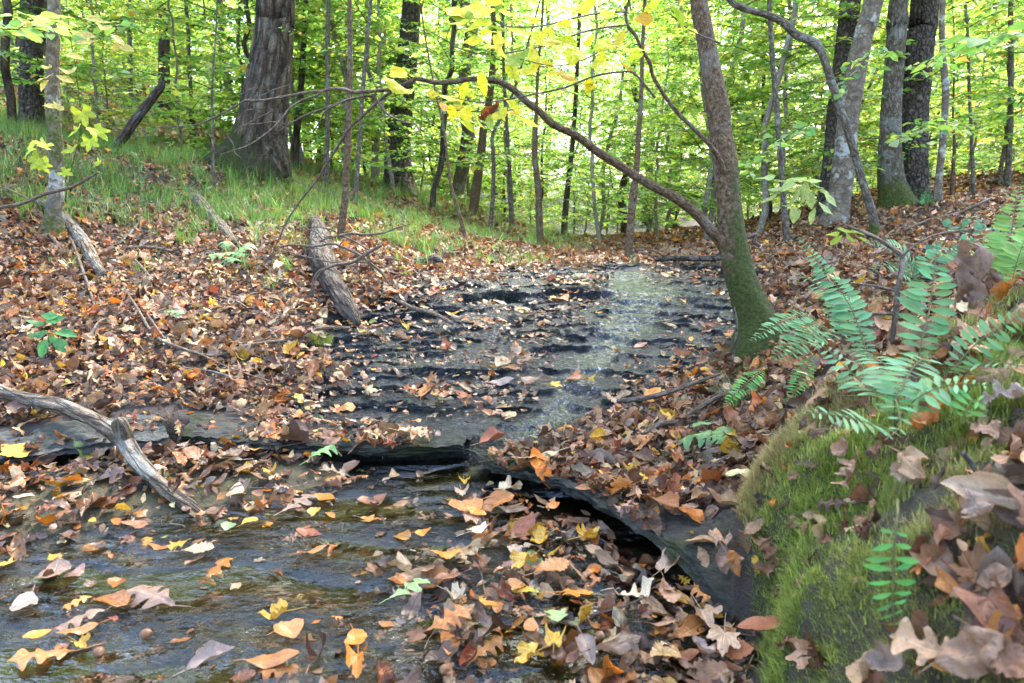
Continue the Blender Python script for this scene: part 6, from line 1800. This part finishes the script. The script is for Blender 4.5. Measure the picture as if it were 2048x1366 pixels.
# (px, py, kind, colour, length px, turn deg, shape variant, words)
HL = [
 (300, 1195, 'o', 'pk', 140, 200, 2, 'big lobed pinkish leaf half sunk in open water, lower left'), (45, 1215, 'b', 'gr', 100, 125, 0, 'large grey oval leaf at the left edge of the pool'), (107, 1155, 'e', 'pk', 70, 130, 1, 'pinkish oval leaf on the dark mossy left shore'),
 (360, 1095, 'm', 'gd', 62, -60, 1, 'golden yellow maple leaf riding on a tan leaf in open water'), (395, 1106, 'c', 'tn', 70, 0, 2, 'tan leaf under the golden maple leaf in open water'), (160, 1245, 'o', 'pk', 95, 160, 2, 'brown ragged leaf lying over an orange one, lower left pool'),
 (155, 1268, 'b', 'ob', 70, 165, 0, 'orange brown leaf beneath the brown ragged one, lower left pool'), (75, 1279, 'b', 'og', 48, 165, 1, 'small orange oval leaf near the left edge of the pool'), (553, 1242, 'm', 'gd', 74, 170, 2, 'ragged golden yellow maple leaf in the middle of dark water'),
 (578, 1268, 'e', 'ob', 64, -25, 1, 'orange brown leaf just below the ragged golden maple leaf'), (548, 1325, 'b', 'ob', 108, 0, 0, 'large glossy orange brown leaf near the bottom of the pool'), (420, 1330, 'b', 'gr', 95, -25, 3, 'pale grey folded leaf near the bottom of the pool'),
 (90, 1315, 'o', 'ob', 120, 165, 1, 'long orange strip-like leaf at the lower left corner'), (160, 1297, 'm', 'gd', 48, 30, 0, 'small golden maple leaf at the end of the long orange leaf'), (712, 1298, 'e', 'og', 56, 70, 1, 'orange rounded leaf above the orange maple leaf at the bottom'),
 (722, 1345, 'm', 'og', 84, 100, 2, 'orange maple leaf at the bottom edge of the picture'), (628, 1108, 'b', 'ob', 56, -15, 0, 'orange brown oval leaf in the rippled middle of the pool'), (632, 1029, 'e', 'gd', 30, 0, 1, 'round golden leaf in the ripples right of the crooked branch'),
 (546, 965, 'm', 'gd', 44, 70, 1, 'yellow maple leaf standing on the shore right of the crooked branch'), (472, 1003, 'e', 'tn', 64, -60, 2, 'pale tan upright leaf right of the crooked branch foot'), (600, 1008, 'o', 'pk', 84, -25, 1, 'pale pinkish oak leaf by the far shore of the pool'),
 (458, 1060, 'e', 'gn', 32, 0, 1, 'small pale green leaf in the shallows by the crooked branch'), (498, 1050, 'c', 'gd', 42, -30, 2, 'dull yellow leaf beside the small pale green one in the shallows'),
 (985, 932, 'b', 'ru', 76, -22, 3, 'bright rusty red leaf propped at the foot of the little spout'), (928, 970, 'm', 'gd', 38, 90, 0, 'golden maple leaf just below the little spout'), (925, 992, 'm', 'tn', 48, 80, 1, 'dull yellow maple leaf under the golden one below the spout'),
 (1019, 1004, 'm', 'cr', 62, -20, 1, 'pale cream maple leaf pointing right, below the slab'), (928, 1037, 'e', 'ob', 74, 170, 1, 'peach orange leaf overlapping an orange one in mid pool'), (952, 1047, 'b', 'og', 50, 20, 0, 'bright orange leaf under the peach one in mid pool'),
 (1023, 1044, 'b', 'dk', 70, 5, 0, 'dark purple brown ribbed leaf in mid pool'), (855, 1084, 'e', 'og', 36, 0, 1, 'small round orange leaf in mid pool'), (886, 1138, 'e', 'og', 64, -10, 2, 'orange oval leaf in the centre of the pool'),
 (965, 1086, 't', 'cr', 62, -10, 1, 'pale cream lobed leaf with pointed tip in mid pool'), (1081, 1106, 'm', 'gd', 60, 160, 1, 'golden maple leaf left of the bigger one, right half of pool'), (1176, 1106, 'm', 'gd', 74, -20, 2, 'large golden maple leaf among brown ones below the slab'),
 (1048, 1156, 'm', 'gd', 72, 150, 0, 'golden maple leaf with spread lobes in the lower middle of the pool'), (1102, 1164, 'c', 'ob', 80, -15, 2, 'orange brown leaf touching the acorn, lower middle pool'), (822, 1189, 'o', 'gn', 92, -25, 1, 'pale green oak leaf with its stalk up, lower middle pool'),
 (907, 1229, 'm', 'cr', 64, 30, 3, 'cream maple leaf standing up out of the water, lower middle'), (973, 1247, 'b', 'og', 44, 20, 1, 'small bright orange leaf right of the cream maple leaf'), (1114, 1268, 't', 'gn', 66, -5, 1, 'pale green tulip leaf floating near the bottom'),
 (1155, 1222, 't', 'og', 92, -5, 2, 'vivid orange red leaf resting on brown ones'), (1263, 1222, 'o', 'cr', 96, -10, 4, 'large curled cream leaf arching over brown leaves'), (1338, 1165, 'm', 'tn', 64, -25, 3, 'tan maple leaf propped under the slab edge'),
 (1400, 1266, 'm', 'tn', 84, 60, 2, 'tan maple leaf with long lobes near the moss'), (1445, 1310, 'm', 'tn', 96, 100, 1, 'large tan maple leaf at the foot of the moss bank'), (1108, 1320, 'm', 'gd', 62, -80, 0, 'golden maple leaf at the bottom, centre right'),
 (1062, 1348, 'm', 'gd', 74, 160, 1, 'golden maple leaf cut by the bottom edge'), (1182, 1336, 'b', 'gr', 92, 70, 3, 'grey curled leaf standing at the bottom, centre right'), (1232, 1326, 'b', 'dk', 110, -20, 0, 'large dark ribbed leaf at the bottom, centre right'),
 (1388, 1340, 'e', 'gr', 70, 40, 3, 'grey crumpled leaf at the bottom left of the moss'), (1060, 1292, 'e', 'ob', 50, 100, 2, 'orange brown leaf above the bottom golden maple leaf'), (1276, 990, 'e', 'gd', 46, 10, 1, 'yellow brown rounded leaf on the slab edge'),
 (1310, 984, 'm', 'og', 48, -60, 2, 'orange maple leaf beside the yellow brown one on the slab edge'), (1372, 1046, 'c', 'gr', 54, 80, 4, 'grey curled leaf on the bare part of the slab'), (1380, 1078, 'c', 'pk', 52, 0, 2, 'pinkish leaf lying flat on the bare part of the slab'),
 (1459, 1095, 'h', 'pk', 34, 60, 1, 'small pinkish leaf on the grey slab close to the moss'), (1247, 1048, 't', 'gn', 54, 0, 1, 'green leaf floating under the slab edge'), (1350, 856, 'm', 'gd', 46, 120, 2, 'golden maple leaf on the leaf heap above the green oak leaf'),
 (1484, 886, 'm', 'gd', 44, 60, 3, 'crumpled golden leaf right of the green oak leaf'), (1123, 607, 'e', 'ob', 42, -15, 2, 'large orange brown leaf on the upper wet rock'), (1107, 606, 'm', 'gd', 28, 170, 1, 'small yellow leaf touching the orange brown one on the upper wet rock'),
 (1110, 770, 'm', 'gd', 34, 10, 1, 'bright yellow leaf at the lower rapid, left one of two'), (1180, 766, 'm', 'gd', 30, 30, 0, 'bright yellow leaf at the lower rapid, right one of two'), (1035, 707, 'm', 'tn', 48, 160, 2, 'tan maple leaf alone in the middle of the wet rock'),
 (855, 782, 'b', 'ob', 46, -60, 1, 'orange brown leaf standing on the dark left part of the rock'), (1064, 758, 'e', 'pk', 42, 20, 2, 'pinkish rounded leaf on the wet rock left of the rapid'), (1149, 758, 'e', 'ru', 46, -30, 2, 'rusty red leaf lying in the lower rapid'),
 (1002, 760, 'b', 'gr', 52, 5, 0, 'wide greyish leaf pair on the wet rock left of the rapid'), (811, 664, 'm', 'gd', 34, 60, 2, 'bright yellow leaf on the rock shelf right of the arched twig'), (705, 656, 'm', 'gd', 30, 0, 1, 'bright yellow leaf at the end of the rotten log'),
 (1228, 806, 'm', 'tn', 54, 80, 2, 'pale tan leaf at the left end of the dark slanting stick'), (1092, 874, 'b', 'tn', 54, 25, 3, 'curled tan leaf on the moss right of the spout'), (1165, 893, 'o', 'br', 74, 70, 2, 'brown lobed leaf on the slab right of the spout'),
 (1215, 887, 'e', 'br', 56, 40, 2, 'brown drop-shaped leaf next to the brown lobed one on the slab'), (1290, 908, 'c', 'ob', 60, -40, 3, 'orange brown leaf on the slab left of the green oak leaf'), (846, 868, 'm', 'pk', 44, 0, 1, 'small pinkish leaf near the lip of the wet ledge'),
 (991, 818, 'o', 'tn', 34, -15, 1, 'small tan oak leaf above the last rapid'), (1060, 905, 'm', 'gn', 26, 0, 1, 'tiny green leaf on the mossy lip right of the spout'),
]
GREENOAK = (.085, .165, .050)
def ground_frame(px, py, ang, pool):
    f = (lambda x, y: ZP(x, y, .006)) if pool else G
    p = f(px, py)
    if not pool:
        p = np.array([p[0], p[1], float(top_z(p[0:1], p[1:2])[0])])
    a = math.radians(ang)
    q = f(px + 6 * math.cos(a), py + 6 * math.sin(a))
    d = q - p; d[2] = 0 if pool else d[2]
    d /= np.linalg.norm(d)
    n = np.array([0, 0, 1.]) if pool else normal_at(p[0:1], p[1:2], tps, .05)[0]
    d = d - n * d.dot(n); d /= np.linalg.norm(d)
    x = np.cross(d, n)
    return p, np.stack([x, d, n], -1)

rl = np.random.default_rng(64)
def hand_leaf(px, py, k, rgb, lp_, ang, var, label, wet=None, lift=0., tilt=0., group=None, cname='fallen_leaf'):
    p0 = G(px, py)
    pool = bool(edge_s(p0[0:1], p0[1:2])[0] < .02) and py > 900 and px < 1545
    p, R = ground_frame(px, py, ang, pool)
    if tilt:
        R = R @ np.array(Matrix.Rotation(tilt, 3, 'X'))
    else:
        R = R @ np.array(Euler((rl.normal(0, .12), rl.normal(0, .12), 0)).to_matrix())
    dep = p[1] * CP - (p[2] - CAM_Z) * SP
    size = lp_ * dep / FX * 1.05
    dens = float(litter_density(p[0:1], p[1:2])[0])
    rk_ = .014 * float(rock_mask(p[0:1], p[1:2])[0] > .35)
    p = p + R[:, 2] * ((.012 if pool else .010 + rk_) + .03 * sstep(150, 520, dens) + lift)
    return one_leaf(KN[k], rgb, size, p, R, var, (rl.uniform(.5, .9) if pool else .25) if wet is None else wet, label, cname, group=group)
for (px, py, k, c, lp_, ang, var, lab) in HL:
    rgb = np.array(PAL[ADJ[c]][0]) * math.exp(rl.normal(0, .10)) * 1.08
    if k == 'm':
        var = 2 + int(px * 7 + py) % 5; rgb = rgb * .86
    hand_leaf(px, py, k, rgb, lp_, ang, var, lab)
for (px, py, lp_, ang, lab) in [(1425, 905, 120, 165, 'large green oak leaf lying on the leaf heap above the slab'), (1408, 885, 80, -70, 'green oak leaf standing up behind the large green one'), (1455, 912, 70, 190, 'small green oak leaf right of the large green one'),
                                (465, 538, 70, 60, 'green oak leaf on the left litter slope, lowest of the cluster'), (492, 515, 66, -35, 'green oak leaf at the right of the cluster on the left slope'), (445, 528, 60, 170, 'green oak leaf at the left of the cluster on the left slope'), (480, 528, 60, 20, 'green oak leaf in the middle of the cluster on the left slope'), (455, 508, 44, -150, 'green oak leaf at the top of the cluster on the left slope'),
                                (650, 938, 74, -20, 'grey-green oak leaf at the far shore of the pool'), (355, 650, 46, 20, 'pale green lobed leaf on the left litter slope'), (470, 578, 20, 40, 'tiny bright green leaf on the left litter slope')]:
    hand_leaf(px, py, 'o', np.array(GREENOAK) * (1.5 if 'pale' in lab or 'grey' in lab else 1.) * math.exp(rl.normal(0, .1)), lp_, ang, 2 if 'stand' not in lab else 1, lab, .3, .03, -.3 if 'stand' in lab else .15)
# the big near ones on the moss bank, a little out of focus
NEAR = [(1735, 965, 'o', 'pk', 165, 95, 4, 'large brown oak leaf spread on the face of the moss bank'), (1868, 965, 'h', 'tn', 235, 92, 3, 'long tan leaf hanging upright on the moss bank'), (1728, 915, 'e', 'pk', 100, 15, 2, 'dusky pink leaf above the large brown oak leaf'), (1895, 880, 'e', 'ob', 110, -20, 3, 'orange brown curled leaf under the wide fern'),
        (2005, 1080, 'o', 'gr', 170, 60, 3, 'grey oak leaf at the right edge of the moss bank'), (1962, 1195, 'h', 'ob', 130, 70, 5, 'narrow orange brown curled leaf on the lower moss bank'), (2030, 1215, 'e', 'pk', 120, 160, 2, 'rosy brown leaf at the right edge, above the leaf heap'), (1905, 1330, 'o', 'tn', 230, 190, 4, 'big pale tan crumpled leaf in the bottom right corner heap'),
        (1990, 1320, 'e', 'pk', 200, -30, 3, 'big pinkish folded leaf in the bottom right corner heap'), (2040, 1345, 'c', 'br', 190, 40, 4, 'brown wrinkled leaf in the very bottom right corner'), (1850, 1362, 'e', 'gr', 150, 0, 5, 'greyish curled leaf at the bottom edge of the corner heap'), (1640, 880, 'c', 'dk', 80, 40, 5, 'dark shrivelled leaf near the top edge of the moss'), (1800, 935, 'e', 'br', 60, 60, 3, 'small brown leaf between the oak leaf and the long tan leaf'),
        (1990, 900, 'c', 'pk', 160, 20, 4, 'wrinkled pinkish leaf at the right edge above the grey oak leaf'), (2030, 830, 'o', 'gr', 150, -30, 4, 'grey wrinkled oak leaf at the right edge behind the fern'), (1920, 660, 'o', 'cr', 110, 0, 5, 'pale cream leaf lying behind the upright frond'), (1990, 690, 'o', 'cr', 90, 20, 4, 'pale cream torn leaf near the rounded frond'), (1940, 1010, 'b', 'dk', 90, 100, 4, 'dark brown leaf sunk in the moss right of the long tan leaf')]
for (px, py, k, c, lp_, ang, var, lab) in NEAR:
    _b = tmpl(KN[k], 17, 13); _q = np.random.default_rng(int(px + py))
    TM[KN[k], 0].append((deform(_b[0], _q.uniform(1.2, 3.2) * (1 if _q.random() < .75 else -1), _q.uniform(-1.2, 2.0), .17, _q, _q.uniform(0, .35)), _b[1], _b[2])); var = len(TM[KN[k], 0]) - 1
    hand_leaf(px, py, k, np.array(PAL[ADJ[c]][0]) * [1.1, 1.03, .92], lp_ * .66, ang, var, lab, .1, .015)
# the withered curled frond on the right bank
def withered():
    r = np.random.default_rng(8)
    b3 = W(1935, 640, 1.75)
    root = thing('withered_leaf', 'large withered brown curled leaf hanging on its stalk right of the upright frond', 'dead leaf', b3)
    P = smooth_path(np.array([W(*p) for p in [(1940, 640, 1.75), (1955, 590, 1.75), (1935, 530, 1.72), (1915, 495, 1.7)]]) - b3, 20)
    V, F, U = tube(P, np.linspace(.003, .002, 20), 6)
    MB().add(V, F, None, U).obj('stalk', M_BARK['twig'], root)
    mb = MB()
    for (px, py, Y, lp_, ang, v) in [(1925, 520, 1.7, 120, 60, 4), (1950, 535, 1.72, 130, 95, 5), (1912, 560, 1.68, 110, 75, 6), (1975, 590, 1.7, 110, 110, 7), (1945, 600, 1.66, 120, 85, 8), (1990, 560, 1.7, 90, 70, 9), (1925, 620, 1.68, 90, 100, 10), (1965, 640, 1.66, 100, 60, 11)]:
        V0_, F, U = tmpl('hickory', 21, 9)
        V0_ = V0_.copy(); V0_[:, 0] *= .95
        V = deform(V0_, r.uniform(7, 13), r.uniform(-3.5, 3.5), .16, np.random.default_rng(v * 7), .3)
        a = math.radians(ang)
        ax = np.array([math.cos(a), 0, -math.sin(a)]) + np.array([0, 1, 0]) * r.normal(0, .3); ax /= np.linalg.norm(ax)
        x = np.cross(ax, [r.normal(0, .5), -1., .3]); x /= np.linalg.norm(x)
        R = np.stack([x, ax, np.cross(x, ax)], -1)
        mb.add((R @ (V * lp_ * Y / FX).T).T + W(px, py, Y) - b3, F, np.tile([.19, .120, .082, 0], (len(V), 1)), U)
    mb.obj('blade', M_LEAF, root)
withered()

# ---- the scattered leaves that show largest, each with a label of its own
LAND = [(330, 930, 'behind the crooked branch on the bar'), (150, 1000, 'on the left shore bar'), (60, 900, 'by the dry shelf'), (700, 905, 'under the wet ledge lip'), (940, 930, 'near the little spout'), (560, 1150, 'in the open water'), (150, 1180, 'in the left shallows'), (620, 1310, 'in the lower pool'), (1000, 1030, 'below the slab tip'), (1000, 1180, 'in the pool centre'), (1180, 1120, 'in the leaf raft below the slab'), (1300, 1230, 'in the leaf raft near the moss'),
        (1120, 1310, 'in the bottom leaf raft'), (1440, 1280, 'at the foot of the moss'), (1380, 1060, 'on the bare slab'), (1300, 930, 'on the leafy slab'), (1420, 820, 'below the sedge tuft'), (1550, 800, 'under the low ferns'), (1100, 820, 'beside the last rapid'), (860, 800, 'on the dark lower rock'), (1000, 640, 'on the middle wet rock'), (1250, 560, 'on the cascade top'), (760, 640, 'near the rotten log'), (500, 700, 'under the arched twig'),
        (300, 780, 'above the dry shelf'), (120, 620, 'on the left litter slope'), (450, 500, 'below the grass'), (1600, 620, 'beside the mossy tree foot'), (1750, 560, 'on the bank behind the ferns'), (1950, 480, 'on the right leaf bank'), (1700, 1000, 'on the moss face'), (1950, 1150, 'on the right moss'), (1900, 1320, 'in the corner heap'), (1850, 800, 'under the wide fern'), (600, 560, 'left of the rotten log'), (1380, 640, 'right of the upper rapid')]
LXY = np.array([l[:2] for l in LAND], float)
desc = {}
for i in singles:
    j = int(np.argmin((LXY[:, 0] - ppx[i]) ** 2 + (1.5 * (LXY[:, 1] - ppy[i])) ** 2))
    c = PALN[L_COL[i]]; k = KINDS[L_KIND[i]]
    sz = 'small' if L_SIZE[i] < .075 else ('large' if L_SIZE[i] > .115 else '')
    lab = ' '.join(w for w in (sz, curl_word(L_VAR[i]), c, k, 'leaf', LAND[j][2]) if w)
    desc.setdefault(lab, []).append(i)
ORD = ['leftmost', 'second from left', 'third from left', 'fourth from left', 'fifth from left', 'sixth from left', 'seventh from left', 'eighth from left']
for lab, L in desc.items():
    L.sort(key=lambda i: ppx[i])
    for q, i in enumerate(L):
        text = lab if len(L) == 1 else lab + ', ' + (ORD[q] if q < len(L) - 1 or len(L) > 8 else 'rightmost') + (' of %s such' % ['two', 'three', 'four', 'five', 'six', 'seven', 'eight', 'nine', 'ten'][min(len(L) - 2, 8)])
        if len(text.split()) > 16: text = text.replace(curl_word(L_VAR[i]) + ' ', '', 1)
        if len(text.split()) > 16: text = text.replace(' such', '', 1)
        one_leaf(KINDS[L_KIND[i]], L_RGB[i], L_SIZE[i], lp[i] + [0, 0, .006 if LY[i] > 1 else .004], L_R[i], L_VAR[i], L_WET[i], text)
# ------------------------------------------------------------------ camera, sky and sun
cam = bpy.data.cameras.new('camera'); co = bpy.data.objects.new('camera', cam); COL.objects.link(co)
cam.lens = 24; cam.sensor_width = 36; cam.clip_end = 500; cam.clip_start = .05
co.location = (0, 0, CAM_Z); co.rotation_euler = (PI / 2 - PITCH, 0, 0)
cam.dof.use_dof = True; cam.dof.focus_distance = 3.0; cam.dof.aperture_fstop = 6.3
SC.camera = co

SUN_EL, SUN_AZ = math.radians(52), math.radians(25)     # azimuth from +y towards +x: high, ahead and to the right
w = bpy.data.worlds.new('World'); SC.world = w; w.use_nodes = True
nt = w.node_tree; nt.nodes.clear()
sky = nt.nodes.new('ShaderNodeTexSky'); sky.sky_type = 'NISHITA'; sky.sun_disc = False
sky.sun_elevation = SUN_EL; sky.sun_rotation = SUN_AZ; sky.dust_density = 2.5; sky.air_density = 1.0; sky.ozone_density = 1.0
bg = nt.nodes.new('ShaderNodeBackground'); bg.inputs[1].default_value = .15
wo = nt.nodes.new('ShaderNodeOutputWorld')
nt.links.new(sky.outputs[0], bg.inputs[0]); nt.links.new(bg.outputs[0], wo.inputs[0])
sl = bpy.data.lights.new('sun', 'SUN'); so = bpy.data.objects.new('sun', sl); COL.objects.link(so)
sl.energy = 2.1; sl.angle = math.radians(14); sl.color = (1, .97, .91)
d = Vector((math.sin(SUN_AZ) * math.cos(SUN_EL), math.cos(SUN_AZ) * math.cos(SUN_EL), math.sin(SUN_EL)))
so.rotation_euler = d.to_track_quat('Z', 'Y').to_euler(); so.location = (0, 0, 30)
vs = SC.view_settings
vs.view_transform = 'Standard'; vs.look = 'None'; vs.gamma = 1; vs.use_curve_mapping = False; vs.exposure = 3.65
cy = SC.cycles
cy.max_bounces = 8; cy.diffuse_bounces = 3; cy.glossy_bounces = 2; cy.transmission_bounces = 4; cy.transparent_max_bounces = 8
cy.use_denoising = True
cy.sample_clamp_indirect = 2; cy.sample_clamp_direct = .5
cy.caustics_reflective = False; cy.caustics_refractive = False
SC.render.use_persistent_data = False
